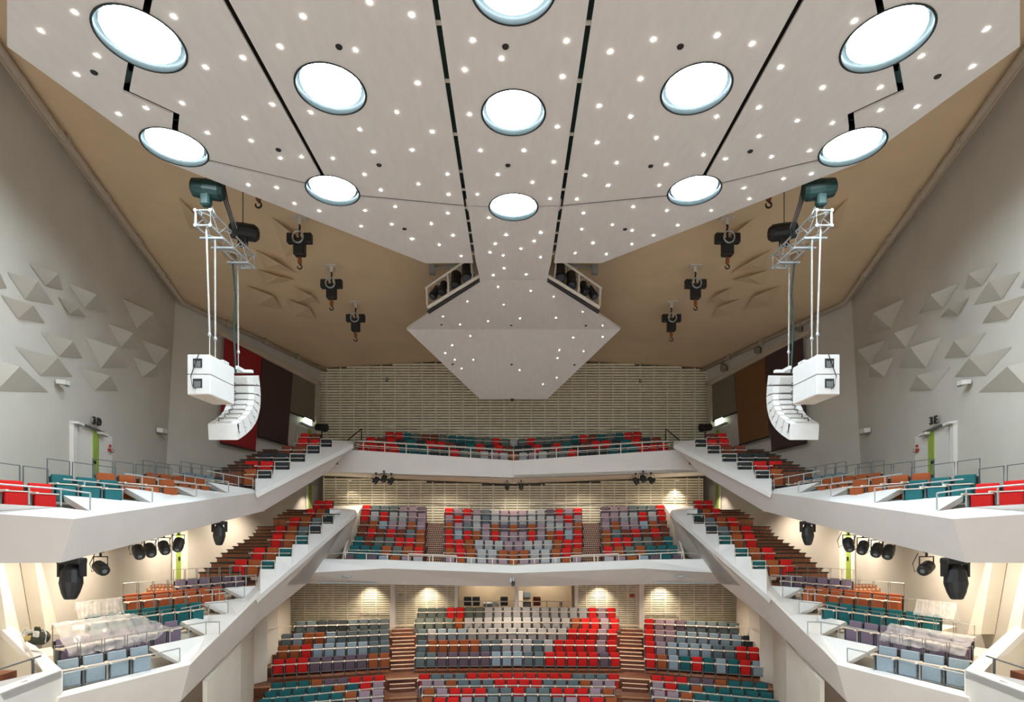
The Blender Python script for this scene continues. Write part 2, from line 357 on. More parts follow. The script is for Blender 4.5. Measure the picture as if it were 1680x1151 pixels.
# ================================================================== UPPER NEAR-WALL DOORS, SIGNS, SMALL FITTINGS
nn = NW[1] if NW[1].x > 0 else -NW[1]
def onnw(s, px, py, d): return S(s, hit(px, py, NW[0]+nn*d, NW[1]))
def nwquad(s, pts, d, th): return MB().prism([onnw(s, x, y, d) for x, y in pts], S(s, -nn*th))
for s in (1, -1):
    d = struct('door_1', onnw(s, 155, 740, 0), 'pale double door with a lime strip in the side wall')
    nwquad(s, ((121,690),(127,692),(127,800),(121,800)), 0.10, 0.12).build('door_jamb', 'white', d)
    nwquad(s, ((128,697),(153,706),(153,800),(128,800)), 0.05, 0.05).build('door_leaf', 'white', d)
    nwquad(s, ((163,709),(184,716),(184,800),(163,800)), 0.05, 0.05).build('door_leaf', 'white', d)
    nwquad(s, ((153.5,703),(162.5,706),(162.5,800),(153.5,800)), 0.08, 0.08).build('lime_strip', 'lime', d)
    nwquad(s, ((155.5,755),(158,755.5),(158,761),(155.5,760)), 0.12, 0.06).build('door_handle', 'black', d)
    b = thing('door_track', onnw(s, 156, 700, 0.1), f'dark thin track above the lime striped door on the {SIDE(s)} wall', 'track', 'door tracks')
    nwquad(s, ((141,695.5),(172,708),(172,710.5),(141,698)), 0.2, 0.14).build('track_bar', 'raildark', b)
    for i, (x, y) in enumerate(((134, 695), (173, 712))):
        lt = thing('wall_light', onnw(s, x, y, 0.1), f'small white box light over the {SIDE(s)} upper door, on its {"outer" if i == 0 else "inner"} side', 'light', 'door box lights')
        nwquad(s, ((x-5,y-4),(x+5,y),(x+5,y+3.5),(x-5,y-0.5)), 0.25, 0.2).build('housing', 'white', lt)
        nwquad(s, ((x-4,y-0.3),(x+5,y+3.4),(x+5,y+5),(x-4,y+1.2)), 0.22, 0.15).build('diffuser', 'steel', lt)
    r = thing('call_point', onnw(s, 183, 738, 0.05), f'small red fire call point beside the {SIDE(s)} upper door', 'alarm', 'fire call points')
    nwquad(s, ((180.5,735.5),(187,737.5),(187,742),(180.5,740)), 0.12, 0.1).build('red_housing', 'redbox', r)
    nwquad(s, ((184,737.8),(186.4,738.5),(186.4,740.5),(184,739.8)), 0.14, 0.03).build('white_button', 'white', r)
    nwquad(s, ((181,729),(183,729.6),(183,733.5),(181,733)), 0.1, 0.07).build('beacon', 'redbox', r)
    sg = thing('level_sign', onnw(s, 157, 691, 0.1), f'dark raised level lettering above the door track on the {SIDE(s)} wall', 'sign', 'level signs')
    for i, ch in enumerate('3D' if s > 0 else '3E'):
        cu = bpy.data.curves.new('letter', 'FONT'); cu.body = ch; cu.size = 0.36; cu.extrude = 0.025; cu.offset = 0.008
        tmp = bpy.data.objects.new('tmp', cu); COL.objects.link(tmp)
        bpy.context.view_layer.update()
        me = bpy.data.meshes.new_from_object(tmp.evaluated_get(bpy.context.evaluated_depsgraph_get())); bpy.data.objects.remove(tmp)
        o = bpy.data.objects.new('letter', me); me.materials.clear(); me.materials.append(M['letter']); COL.objects.link(o)
        px = 152.5+7*i
        base = onnw(s, px if s > 0 else 152.5+7*(1-i), 695+1.6*(i if s > 0 else 1-i), 0.12)
        nrm = S(s, nn); xax = Vector((-nrm.y, nrm.x, 0)).normalized(); zax = UP; yax = zax.cross(xax)
        o.matrix_world = Matrix.Translation(base-sg.location) @ Matrix((xax, zax, -yax)).transposed().to_4x4()
        o.parent = sg
    for i, (x, y) in enumerate(((111, 628), (271, 707))):
        c = thing('wall_speaker', onnw(s, x, y, 0.1), f'tiny white wall speaker on the {SIDE(s)} wall, {"under the relief pyramids" if i == 0 else "near the wall corner"}', 'speaker', 'small wall speakers')
        nwquad(s, ((x-4,y-5),(x+4,y-3),(x+4,y+4),(x-4,y+2)), 0.28, 0.24).build('cabinet', 'white', c)
        nwquad(s, ((x-4,y+2.4),(x+4,y+4.4),(x+4,y+7),(x-4,y+4)), 0.2, 0.1).build('bracket', 'steel', c)
# ================================================================== CANOPY OVER THE STAGE
HC = 9.0
def cz(px, py): Z = HC*F/(HY-py); return ((px-CX)/F*Z, Z)
SEAM = [(-8.45, 13.75), (-7.7, 13.96), (-5.49, 14.97), (-4.26, 15.53), (-1.36, 16.02), (0.0, 16.1)]
XI, XO, G = 1.356, 4.97, 0.052
SLOT = [(-5.5, 7.0), (-6.3, 9.68), (-6.98, 10.5), (-7.53, 11.04), (-8.11, 11.74), (-7.46, 12.41), (-7.75, 12.84), (-8.1, 13.5)]
def seam_z(x):
    x = -abs(x)
    for a, b in zip(SEAM, SEAM[1:]):
        if a[0] <= x <= b[0]: return a[1]+(b[1]-a[1])*(x-a[0])/(b[0]-a[0])
    return SEAM[0][1]
RE = lambda x: 19.55 if abs(x) < 3.07 else 14.08+(19.55-14.08)*(abs(x)-8.68)/(3.07-8.68)    # rear edge of the wings
def gap(pl, d):  # shift a polyline sideways in Z for the seam gap
    return [(x, z+d) for x, z in pl]
SH = [(-0.0, 0.0)]
panels = {}
def slot_off(d): return [(x+d, z) for x, z in SLOT]
panels['outer edge'] = [(-6.32, 7.0), (-9.6, 10.63), (-8.72, 13.9)]+[(-8.45, 13.80)]+slot_off(-0.07)[::-1]
seam_in = [(-7.75, 13.90), (-7.6, 13.95), (-5.49, 14.92), (-XO-G, 15.15)]
panels['outer'] = slot_off(0.07)+[(-8.0, 13.80)]+seam_in[1:]+[(-XO-G, 7.0)]
panels['inner'] = [(-XO+G, 7.0), (-XO+G, seam_z(XO)-0.05), (-4.26, 15.48), (-XI-G, 15.97), (-XI-G, 7.0)]
panels['rear wing'] = [(-8.68, 14.08), (-8.3, 13.92), (-7.7, 14.02), (-5.49, 15.03), (-4.26, 15.59), (-XI-G, 16.08), (-XI-G, 19.55), (-3.07, 19.55)]
CIRC = [(231, 66, 0.74, 's'), (543, 147, 0.70, 's'), (287, 242, 0.70, 's'), (546, 313, 0.69, 's'), (844, 186, 0.69, 'c'), (844, 340, 0.69, 'c'), (842, -22, 0.72, 'c')]
circles = []
for px, py, r, k in CIRC:
    x, z = cz(px, py)
    if k == 'c': circles.append((0.0, z, r))
    else: circles += [(x, z, r), (-x, z, r)]
for x in (-3.1, 3.1): circles.append((x, 8.3, 0.70))  # pair of lamps added out of view to give more light
cutters = []
for x, z, r in circles:
    c = MB().lathe(H(x, z, HC-0.6), (0, 0, 1), [(0, r), (1.6, r)], 40).build('cutter', 'white'); cutters.append(c)
def canopy_panel(name, label, poly2, hs=(HC,), th=0.045):
    o = MB().prism([H(x, z, HC) for x, z in poly2], (0, 0, th)).build(name, 'canopy', origin=H(sum(p[0] for p in poly2)/len(poly2), sum(p[1] for p in poly2)/len(poly2), HC))
    for i, (x, z, r) in enumerate(circles):
        if min(p[0] for p in poly2)-r < x < max(p[0] for p in poly2)+r and min(p[1] for p in poly2)-r < z < max(p[1] for p in poly2)+r:
            md = o.modifiers.new('cut', 'BOOLEAN'); md.operation = 'DIFFERENCE'; md.solver = 'EXACT'; md.object = cutters[i]
    if o.modifiers:
        bpy.context.view_layer.update()
        me = bpy.data.meshes.new_from_object(o.evaluated_get(bpy.context.evaluated_depsgraph_get()))
        o.modifiers.clear(); o.data = me
        me.materials.clear(); me.materials.append(M['canopy'])
    return tag(o, label, 'ceiling panel', 'stage canopy panels')
def inpoly(x, z, p):
    r = False
    for (x1, z1), (x2, z2) in zip(p, p[1:]+p[:1]):
        if (z1 > z) != (z2 > z) and x < (x2-x1)*(z-z1)/(z2-z1)+x1: r = not r
    return r
PAN = []
for s in (1, -1):
    for k, poly in panels.items():
        p2 = [(x*s, z) for x, z in poly]
        lab = {'outer edge': f'outermost pinkish white canopy panel on the {SIDE(s)}, beyond the zigzag slot',
               'outer': f'pinkish white canopy panel on the {SIDE(s)}, between zigzag slot and outer straight seam',
               'inner': f'pinkish white canopy panel just {SIDE(s)} of the central strip',
               'rear wing': f'tapering rear {SIDE(s)} wing of the canopy, behind the curved seam'}[k]
        PAN.append((canopy_panel('canopy_panel', lab, p2), p2))
p2 = [(-XI+G, 7.0), (-XI+G, 15.98), (0, 16.06), (XI-G, 15.98), (XI-G, 7.0)]
PAN.append((canopy_panel('canopy_panel', 'central pinkish white canopy strip with two round lamps in line', p2), p2))
p2 = [(-XI+G, 16.07), (0, 16.14), (XI-G, 16.07), (XI-G, 19.6), (1.24, 20.9), (-1.24, 20.9), (-XI+G, 19.6)]
PAN.append((canopy_panel('canopy_panel', 'short central canopy neck leading to the diamond reflector', p2), p2))
for c in cutters: bpy.data.objects.remove(c)
# diamond reflector beyond the neck
DI = [H(-1.26, 20.95, 9.0), H(-4.77, 25.0, 8.56), H(-1.80, 30.0, 6.55)]
dia = MB()
dia.prism([DI[0], DI[1], S(-1, DI[1]), S(-1, DI[0])], (0, 0, 0.10)); dia.prism([DI[1], DI[2], S(-1, DI[2]), S(-1, DI[1])], (0, 0, 0.10))
DIA = tag(dia.build('diamond_reflector', 'canopy', origin=H(0, 25, 8.5)), 'large pinkish white diamond shaped reflector hanging before the rear slat wall', 'ceiling panel')
MB().lathe(DI[2].lerp(S(-1, DI[2]), 0.48)-UP*0.12, (0, 0, 1), [(0, 0.05), (0.12, 0.09)], 10).build('rim_camera', 'black', DIA)
PU = plane3(DI[0], DI[1], S(-1, DI[1])); PL = plane3(DI[1], DI[2], S(-1, DI[2]))
# --- downlights and dark sensors let into the panels
Z1 = [(353,58),(193,145),(458,262),(820,78),(970,317),(363,351),(860,487),(690,510),(560,538),(980,627),(1155,557),(1186,664),(1285,493),(1147,273),(1322,220),(1430,78),(1468,530),(1325,747),(1423,739),(1572,747),(1172,872),(1305,885),(1390,960),(1507,995)]
Z2 = [(133,10),(332,70),(67,236),(360,393),(262,529),(88,611),(430,622),(152,716),(334,707),(110,823),(363,868),(500,822),(187,897),(507,917),(255,975),(112,993),(503,1005),(238,1058),(93,1067),(424,1056),(528,1110),(335,1127),(620,190),(583,330),(757,276),(1063,193),(1044,362),(606,540),(1020,598),(657,710),(862,710),(1003,764),(738,823),(902,860),(642,917),(985,937),(697,1027),(940,1097),(778,1108),(910,1137),(1473,187),(1270,244),(1411,373),(1216,500),(1365,550),(1207,672),(1486,651),(1300,768),(1534,775),(1150,827),(1260,874),(1500,874),(1112,938),(1378,975),(1143,1005),(1537,993),(1280,1060),(1373,1087),(1474,1110),(1588,1062),(1135,1081),(1188,1147)]
Z3 = [(163,167),(328,207),(462,317),(811,100),(1434,138),(1128,265),(1368,314),(661,414),(933,412),(360,507),(933,520),(1107,503),(159,551),(542,569),(708,580),(361,643),(99,731),(201,750),(419,741),(600,711),(475,843),(608,820),(290,887),(316,938),(134,993)]
Z7 = [(138,45),(396,22),(309,82),(448,153),(1277,69),(1522,77),(1165,134),(1361,140),(731,20),(950,5),(661,75),(908,58),(824,106),(629,129),(711,148),(947,160),(718,229),(650,273),(856,268),
      (680,346),(885,372),(1030,407),(486,437),(714,458),(332,532),(818,545),(1044,541),(1212,503),(616,562),(441,583),(1101,618),(1338,590),(1338,660),(1153,665),(505,655),(233,635),(391,713),(347,763),(1065,743),(1218,751),(1053,794),(407,804),(524,805),(450,860),(815,870),(1048,918),(962,958)]
D1 = [(444,341),(1314,706),(1600,220)]; D2 = [(178,778),(298,1079),(786,779),(1460,783),(1339,1081),(775,219),(1600,219)]; D3 = [(1203,360),(319,713)]
D7 = [(323,584),(762,588),(1232,590),(393,833),(765,835),(1160,837)]
k = 2.877
pix = [(x/k, y/k, 1) for x, y in Z1]+[(560+x/k, y/k, 1) for x, y in Z2]+[(1120+x/k, y/k, 1) for x, y in Z3]+[(640+x/3.836, 380+y/3.836, 1) for x, y in Z7]
pix += [(x/k, y/k, 0) for x, y in D1]+[(560+x/k, y/k, 0) for x, y in D2]+[(1120+x/k, y/k, 0) for x, y in D3]+[(640+x/3.836, 380+y/3.836, 0) for x, y in D7]
def disc_mesh(name, mat_, r):
    b = MB().lathe((0, 0, -0.018), (0, 0, 1), [(0, r), (0.018, r*1.15)], 10); o = b.build(name, mat_); me = o.data; bpy.data.objects.remove(o); return me
def flat_disc(name, mat_, r):
    b = MB(); b.poly([(r*math.cos(-a*math.pi/6), r*math.sin(-a*math.pi/6), -0.004) for a in range(12)]); o = b.build(name, mat_); me = o.data; bpy.data.objects.remove(o); return me
ME_D, ME_S, ME_R = flat_disc('downlight', 'down', 0.019), disc_mesh('sensor', 'black', 0.06), disc_mesh('trim_ring', 'white', 0.06)
for px, py, lit in pix:
    par = None
    if py < 459:
        x, z = cz(px, py); pos = H(x, z, HC)
        for o, p2 in PAN:
            if inpoly(x, z, p2): par = o
        rot = None
    else:
        pl = PU if py < 546 else PL
        pos = hit(px, py, *pl); par = DIA; n = pl[1] if pl[1].z > 0 else -pl[1]
        rot = n.to_track_quat('Z', 'Y').to_euler()
    if par is None or any((pos.x-cx)**2+(pos.y-cz_)**2 < r*r for cx, cz_, r in circles): continue
    o = bpy.data.objects.new('downlight' if lit else 'ceiling_sensor', ME_D if lit else ME_S); COL.objects.link(o); o.parent = par
    o.location = pos-par.location+Vector((0, 0, -0.002))
    if rot: o.rotation_euler = rot; o.scale = (0.6, 0.6, 0.6) if lit else (0.85, 0.85, 0.85)
# --- big round lamps
names = {0: 'front'}
for x, z, r in circles:
    side = 'on the centre line' if abs(x) < 0.1 else ('on the left' if x < 0 else 'on the right')
    if abs(x) < 0.1:
        lab = {0: 'round white lamp in the central strip, in front of the canopy seam crossing', 1: 'round white lamp where the curved seam crosses the central strip', 2: 'foremost round white lamp in the central strip, closest to the stage'}[0 if 11.5 < z < 14 else (1 if z > 14 else 2)]
    else:
        wh = 'the largest, on the zigzag slot near the canopy corner' if 9.5 < z < 11 else ('between the straight seams, inner panel' if abs(x) < 4.2 and z > 9.5 else ('at the canopy edge, end of the curved seam' if abs(x) > 7 else 'where the outer straight seam meets the curved seam'))
        if z < 9: wh = 'added out of view, front of the inner panel'
        lab = f'round white lamp {side}, {wh}'
    t = thing('round_ceiling_lamp', H(x, z, HC), lab, 'ceiling lamp', 'round canopy lamps')
    ring = MB(); b = ring.bm
    prof = [(0.0, r-0.002), (-0.012, r+0.03), (-0.012, r-0.012), (0.34, r-0.03), (0.34, r-0.002)]
    rings = [[b.verts.new(H(x+rr*math.cos(a*math.pi/24), z+rr*math.sin(a*math.pi/24), HC+hh)) for a in range(48)] for hh, rr in prof]
    rings.append(rings[0])
    for ra, rb in zip(rings, rings[1:]):
        for i in range(48): b.faces.new((ra[i], ra[(i+1) % 48], rb[(i+1) % 48], rb[i]))
    ring.build('lamp_ring', 'ring', t, smooth=True)
    MB().lathe(H(x, z, HC+0.07), (0, 0, 1), [(0, r*0.85), (0.03, r*0.87)], 48).build('lamp_diffuser', 'lamp', t)
    MB().lathe(H(x, z, HC+0.34), (0, 0, 1), [(0, r), (0.03, r)], 48).build('lamp_housing', 'ring', t)
# --- dark steel grid seen through the slots
for s in (1, -1):
    g = thing('steel_grid', S(s, H(-XI, 13, HC+0.3)), f'dark teal steel framing seen through the {SIDE(s)} canopy seams', 'frame', 'canopy framing')
    MB().box(S(s, H(-XI, 13.2, HC+0.42)), (0.34, 12.6, 0.04)).build('seam_plate', 'teal_frame', g)
    MB().box(S(s, H(-XO-0.08, 11.0, HC+0.16)), (0.40, 8.0, 0.04)).build('seam_plate', 'black', g)
    for z in (10.25, 11.6, 13.2, 14.6, 15.4, 16.3, 17.0, 17.7, 18.4, 19.1):
        MB().box(S(s, H(-XI, z, HC+0.11)), (0.30, 0.09, 0.02)).build('cross_bar', 'white', g)
    for i, (a, b) in enumerate(zip(SLOT, SLOT[1:])):
        MB().prism([S(s, H(a[0]-0.28, a[1]-0.05, HC+0.14)), S(s, H(a[0]+0.2, a[1]-0.05, HC+0.14)), S(s, H(b[0]+0.2, b[1]+0.35, HC+0.14)), S(s, H(b[0]-0.28, b[1]+0.35, HC+0.14))], (0, 0, 0.03)).build('slot_plate', 'teal_frame', g)
    for a, b in zip(SEAM[1:], SEAM[2:]):
        MB().prism([S(s, H(a[0], a[1]-0.12, HC+0.12)), S(s, H(b[0], b[1]-0.12, HC+0.12)), S(s, H(b[0], b[1]+0.45, HC+0.12)), S(s, H(a[0], a[1]+0.45, HC+0.12))], (0, 0, 0.03)).build('seam_plate', 'black' if a[0] < -2 else 'white', g)

# ================================================================== LIGHTING GALLERIES BESIDE THE NECK
for s in (1, -1):
    o0 = H(-2.2, 20.6, 8.6)
    g = thing('lighting_gallery', S(s, o0), f'white railed lighting gallery on the {SIDE(s)} of the canopy neck', 'gallery', 'lighting galleries')
    q = lambda px, py, Z: S(s, P(px, py, Z))
    MB().tube([q(702, 504, 22.0), q(787, 452, 20.9)], 0.07, 8).build('lower_beam', 'pale', g)
    MB().tube([q(703, 512, 22.1), q(788, 458, 21.0)], 0.07, 6).build('under_beam', 'black', g)
    MB().tube([q(698, 473, 22.0), q(757, 432, 20.9), q(768, 424, 20.8)], 0.045, 6).build('top_rail', 'pale', g)
    for a, b in (((700, 473), (701, 501)), ((735, 447), (736, 484)), ((773, 425), (775, 456))):
        MB().tube([q(*a, 22.0-(a[0]-700)*0.013), q(*b, 22.0-(b[0]-700)*0.013)], 0.045, 6).build('post', 'pale', g)
    MB().prism([q(776, 430, 20.85), q(786, 430, 20.85), q(787, 452, 20.9), q(780, 455, 20.95)], S(s, (0, 0.06, 0))).build('end_plate', 'grey', g)
    MB().tube([q(709, 441, 24.0), q(757, 433, 23.0)], 0.05, 6).box(q(709, 441, 24.0), (0.25, 0.25, 0.45)).build('bracket_arm', 'steel', g)
    MB().prism([q(703, 503, 22.2), q(786, 455, 21.0), q(786, 446, 22.0), q(712, 488, 23.2)], (0, 0, -0.05)).build('walkway', 'steel', g)
    for i, (px, py, Z, tl, sc) in enumerate(((715, 478, 22.2, 0.5, 1.0), (727, 471, 22.0, 0.15, 1.0), (748, 457, 21.6, 0.0, 1.25), (766, 444, 21.2, 0.0, 1.3))):
        lab = ('tilted lowest', 'second from lowest', 'second from the neck', 'nearest the neck')[i]
        sp = thing('stage_spotlight', q(px, py, Z), f'black spotlight in the {SIDE(s)} lighting gallery, {lab}', 'spotlight', 'gallery spotlights')
        c = q(px, py, Z); d = S(s, Vector((-math.sin(tl)*1.0, -0.5, -1))).normalized()
        MB().lathe(c-d*0.28*sc, d, [(0, 0.09*sc), (0.08*sc, 0.15*sc), (0.45*sc, 0.15*sc), (0.5*sc, 0.17*sc), (0.6*sc, 0.15*sc)], 12).build('lamp_body', 'black', sp)
        MB().lathe(c+d*0.30*sc, d, [(0, 0.13*sc), (0.03*sc, 0.10*sc)], 12).build('lens', 'lens', sp)
        MB().tube([c+Vector((0.2*sc, 0, 0)), c+Vector((0.2*sc, 0, 0.36*sc)), c+Vector((-0.2*sc, 0, 0.36*sc)), c+Vector((-0.2*sc, 0, 0))], 0.022, 6).build('yoke', 'steel', sp)

# ================================================================== CHAIN HOISTS UNDER THE CEILING
for s in (1, -1):
    for i, (px, py) in enumerate(((491.7, 355), (544, 434.5), (583.5, 494.5))):
        top = S(s, hit(px, py, *CP)); k = 1.0
        t = thing('chain_hoist', top, f'black chain hoist with orange hook under the {SIDE(s)} ceiling, {("nearest the canopy edge", "middle of three", "nearest the rear slat wall")[i]}', 'hoist', 'ceiling chain hoists')
        MB().box(top-UP*0.04, (0.5, 0.3, 0.06)).tube([top-UP*0.05, top-UP*0.30], 0.07, 8).build('ceiling_mount', 'pale', t)
        ch = MB()
        for j in range(5): ch.tube([top+Vector((0.03*(j % 2)-0.015, 0, -0.28-0.09*j)), top+Vector((0.015-0.03*(j % 2), 0, -0.39-0.09*j))], 0.035, 6)
        tag(ch.build('chain', 'black', t), kind='stuff')
        MB().box(top-UP*1.12, (0.40, 0.30, 0.62), bevel=0.04).build('motor_body', 'black', t)
        for e in (-1, 1): MB().box(top+Vector((0.30*e, 0.0, -0.80)), (0.30, 0.22, 0.36), bevel=0.03).build('side_housing', 'black', t)
        MB().tube([top+Vector((0.19*math.cos(a*math.pi/8), -0.18, -0.82+0.21*math.sin(a*math.pi/8))) for a in range(17)], 0.03, 6).build('cable_coil', 'steel', t)
        MB().tube([top-UP*1.42, top-UP*1.50], 0.03, 6).lathe(top-UP*1.72, (0, 0, 1), [(0, 0.05), (0.05, 0.07), (0.2, 0.07), (0.25, 0.04)], 8).build('hook_block', 'orange', t)
        MB().tube([top+Vector((0.075*math.sin(a*math.pi/8), 0, -1.82+0.075*math.cos(a*math.pi/8))) for a in range(0, 14)], 0.025, 6).build('hook', 'black', t)
    top = S(s, P(424, 314, 17.6))
    t = thing('chain_hoist', top, f'orange hoist hook peeping below the {SIDE(s)} canopy edge', 'hoist', 'ceiling chain hoists')
    MB().box(top+UP*0.25, (0.55, 0.3, 0.35), bevel=0.04).build('motor_body', 'black', t)
    MB().tube([top+UP*0.1, top-UP*0.02], 0.03, 6).lathe(top-UP*0.30, (0, 0, 1), [(0, 0.06), (0.05, 0.085), (0.24, 0.085), (0.29, 0.04)], 8).build('hook_block', 'orange', t)
    MB().tube([top+Vector((0.09*math.sin(a*math.pi/8), 0, -0.42+0.09*math.cos(a*math.pi/8))) for a in range(0, 14)], 0.03, 6).build('hook', 'black', t)

# ================================================================== TRUSS, CABLES, LOUDSPEAKERS
for s in (1, -1):
    sd = SIDE(s); x0, zn, zf, h0 = -8.25, 14.9, 17.4, 8.06; hw = 0.2
    t = thing('lighting_truss', S(s, H(x0, zn, h0)), f'aluminium box truss hanging above the {sd} loudspeakers', 'truss', 'loudspeaker trusses')
    cs = [(-hw, -hw), (hw, -hw), (hw, hw), (-hw, hw)]
    c3 = lambda i, z: S(s, H(x0+cs[i][0], z, h0+cs[i][1]))
    for i in range(4): MB().tube([c3(i, zn), c3(i, zf)], 0.025, 8).build('chord', 'alu', t)
    n = 6
    for i in range(4):
        br = MB()
        for k in range(n):
            a, b = zn+(zf-zn)*k/n, zn+(zf-zn)*(k+1)/n
            br.tube([c3(i, a if k % 2 else b), c3((i+1) % 4, b if k % 2 else a)], 0.013, 6)
        tag(br.build('bracing', 'alu', t), kind='stuff')
    for z in (zn, zf):
        MB().tube([c3(0, z), c3(1, z), c3(2, z), c3(3, z), c3(0, z)], 0.03, 8).build('end_frame', 'alu', t)
        for i in range(4): MB().lathe(c3(i, z)-Vector((0, 0.03, 0)), (0, 1, 0), [(0, 0.045), (0.06, 0.045)], 10).build('coupler', 'alu', t)
    for z, w2 in ((15.35, 0.32), (15.9, 0.3), (16.8, 0.42)):
        MB().box(S(s, H(x0, z, h0-hw-0.12)), (0.62, 0.10, 0.05)).box(S(s, H(x0, z+0.15, h0-hw-0.07)), (0.5, 0.06, 0.05)).build('spreader_bar', 'alu', t)
    # motors
    for i, (zc, hc) in enumerate(((15.05, 8.95), (17.2, 8.92))):
        c = S(s, H(x0 if i == 0 else x0-0.05, zc, hc))
        mo = thing('truss_hoist', c, f'{"dark green" if i == 0 else "black"} hoist motor over the {"near" if i == 0 else "far"} end of the {sd} truss', 'hoist', 'truss hoists')
        mt = 'motor' if i == 0 else 'black'
        MB().lathe(c+S(s, (-0.40, 0, 0.02)), S(s, (1, 0.15, -0.08)), [(0, 0.15), (0.05, 0.23), (0.35, 0.26), (0.72, 0.25), (0.82, 0.18)], 14).build('motor_body', mt, mo)
        MB().box(c+Vector((0, 0, -0.33)), (0.26, 0.22, 0.34), bevel=0.04).build('chain_bag', mt, mo)
        MB().tube([c+UP*0.2, Vector((c.x, c.y, ceilz(c.x, c.y)))], 0.014, 6).build('lifting_chain', 'black', mo)
        MB().lathe(c-UP*0.22, (0, 0, 1), [(0, 0.05), (0.06, 0.06)], 8).build('shackle', 'alu', mo)
        for e in (-1, 1): MB().tube([c-UP*0.2, S(s, H(x0+hw*e, zc+0.12*(1-2*i), h0+hw))], 0.018, 6).build('sling', 'steel', mo)
    # feed cable loop
    c = S(s, H(x0+0.3, 15.1, 9.2))
    cb = thing('cable_bundle', c, f'black cable bundle looping down to the {sd} truss', 'cable', 'truss cable bundles')
    for e in (0, 0.05, 0.1):
        MB().tube([S(s, H(x0+0.28+e, 15.1, 9.5)), S(s, H(x0+0.36+e, 15.3, 8.7)), S(s, H(x0+0.45+e, 15.6, 8.15)), S(s, H(x0+0.3+e, 15.8, 8.0))], 0.02, 6).build('cable', 'black', cb)
    # subwoofer pair
    bx0, bx1, bz0, bz1, hb, ht = -8.70, -8.09, 14.95, 16.25, 3.39, 4.45
    hm = (hb+ht)/2
    sb = thing('bass_cabinet_pair', S(s, H((bx0+bx1)/2, bz0, hb)), f'two stacked white bass cabinets hanging on the {sd} beside the curved array', 'loudspeaker', 'hanging bass cabinets')
    for i, (a, b) in enumerate(((hb, hm-0.008), (hm+0.008, ht))):
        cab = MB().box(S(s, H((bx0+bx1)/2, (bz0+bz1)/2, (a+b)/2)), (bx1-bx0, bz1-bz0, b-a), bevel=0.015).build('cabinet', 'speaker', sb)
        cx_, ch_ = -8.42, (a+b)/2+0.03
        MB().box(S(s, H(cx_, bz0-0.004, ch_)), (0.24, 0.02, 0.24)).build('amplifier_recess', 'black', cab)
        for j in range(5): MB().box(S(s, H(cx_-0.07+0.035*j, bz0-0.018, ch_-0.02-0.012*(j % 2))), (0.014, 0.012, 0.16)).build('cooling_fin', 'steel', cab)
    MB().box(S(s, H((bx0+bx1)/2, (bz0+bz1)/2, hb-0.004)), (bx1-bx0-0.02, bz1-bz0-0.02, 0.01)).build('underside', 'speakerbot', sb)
    MB().box(S(s, H(bx1-0.1, bz1-0.45, ht+0.03)), (0.2, 0.3, 0.06)).build('rigging_plate', 'speaker', sb)
    MB().tube([S(s, H(bx0+0.32, bz0-0.03, ht)), S(s, H(bx0+0.22, bz0-0.04, ht-0.3)), S(s, H(bx0+0.12, bz0-0.05, ht-0.6)), S(s, H(bx0+0.16, bz0-0.04, hb+0.22)), S(s, H(bx0+0.25, bz0-0.03, hb+0.13))], 0.011, 6).build('signal_cable', 'black', sb)
    # array boxes along a curve in the (Z,h) plane
    cp = [(17.37, 4.53), (17.46, 4.22), (17.50, 3.9), (17.48, 3.6), (17.37, 3.30), (17.18, 3.03), (16.92, 2.80), (16.56, 2.58), (16.16, 2.38), (16.03, 2.33)]
    bw, dep = 0.41, 0.44
    ar = thing('line_array', S(s, H(-8.3, 17.3, 4.55)), f'J shaped hanging array of white loudspeaker boxes on the {sd}', 'loudspeaker', 'curved loudspeaker arrays')
    def nrm(i):
        a, b = cp[max(i-1, 0)], cp[min(i+1, len(cp)-1)]; dx, dy = b[0]-a[0], b[1]-a[1]; l = math.hypot(dx, dy)
        return (dy/l, -dx/l)
    inner = []
    for i, p in enumerate(cp):
        n_ = nrm(i); inner.append((p[0]+n_[0]*dep, p[1]+n_[1]*dep))
    for i in range(len(cp)-2 if False else len(cp)-1):
        p0, p1, q1, q0 = cp[i], cp[i+1], inner[i+1], inner[i]
        if i == len(cp)-2: continue
        sh = lambda a, b, k: (a[0]+(b[0]-a[0])*k, a[1]+(b[1]-a[1])*k)
        quad = [sh(p0, p1, 0.03), sh(p0, p1, 0.97), sh(q0, q1, 0.93), sh(q0, q1, 0.07)]
        bx = MB().prism([S(s, H(-8.3-bw, z, h)) for z, h in quad], S(s, (2*bw, 0, 0))).build('array_box', 'speaker', ar)
        qi = [sh(quad[3], quad[2], 0.12), sh(quad[3], quad[2], 0.88)]
        n_ = nrm(i)
        back = [qi[0], qi[1], (qi[1][0]+n_[0]*0.05, qi[1][1]+n_[1]*0.05), (qi[0][0]+n_[0]*0.05, qi[0][1]+n_[1]*0.05)]
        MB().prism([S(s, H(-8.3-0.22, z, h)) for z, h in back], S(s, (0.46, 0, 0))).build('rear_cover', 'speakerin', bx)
        c2 = sh(sh(p0, p1, 0.9), sh(q0, q1, 0.9), 0.45)
        MB().box(S(s, H(-8.3+bw+0.004, c2[0], c2[1])), (0.012, 0.15, 0.02)).build('rigging_pin', 'steel', bx)
        MB().tube([S(s, H(-8.42, back[3][0], back[3][1])), S(s, H(-8.46, (back[2][0]+back[3][0])/2+n_[0]*0.07, (back[2][1]+back[3][1])/2+n_[1]*0.07)), S(s, H(-8.42, back[2][0], back[2][1]))], 0.012, 6).build('link_cable', 'black', bx)
    MB().prism([S(s, H(-8.3-bw, z, h)) for z, h in (cp[-2], cp[-1], (15.98, 2.76), (16.1, 2.80))], S(s, (2*bw, 0, 0))).build('end_box', 'speaker', ar)
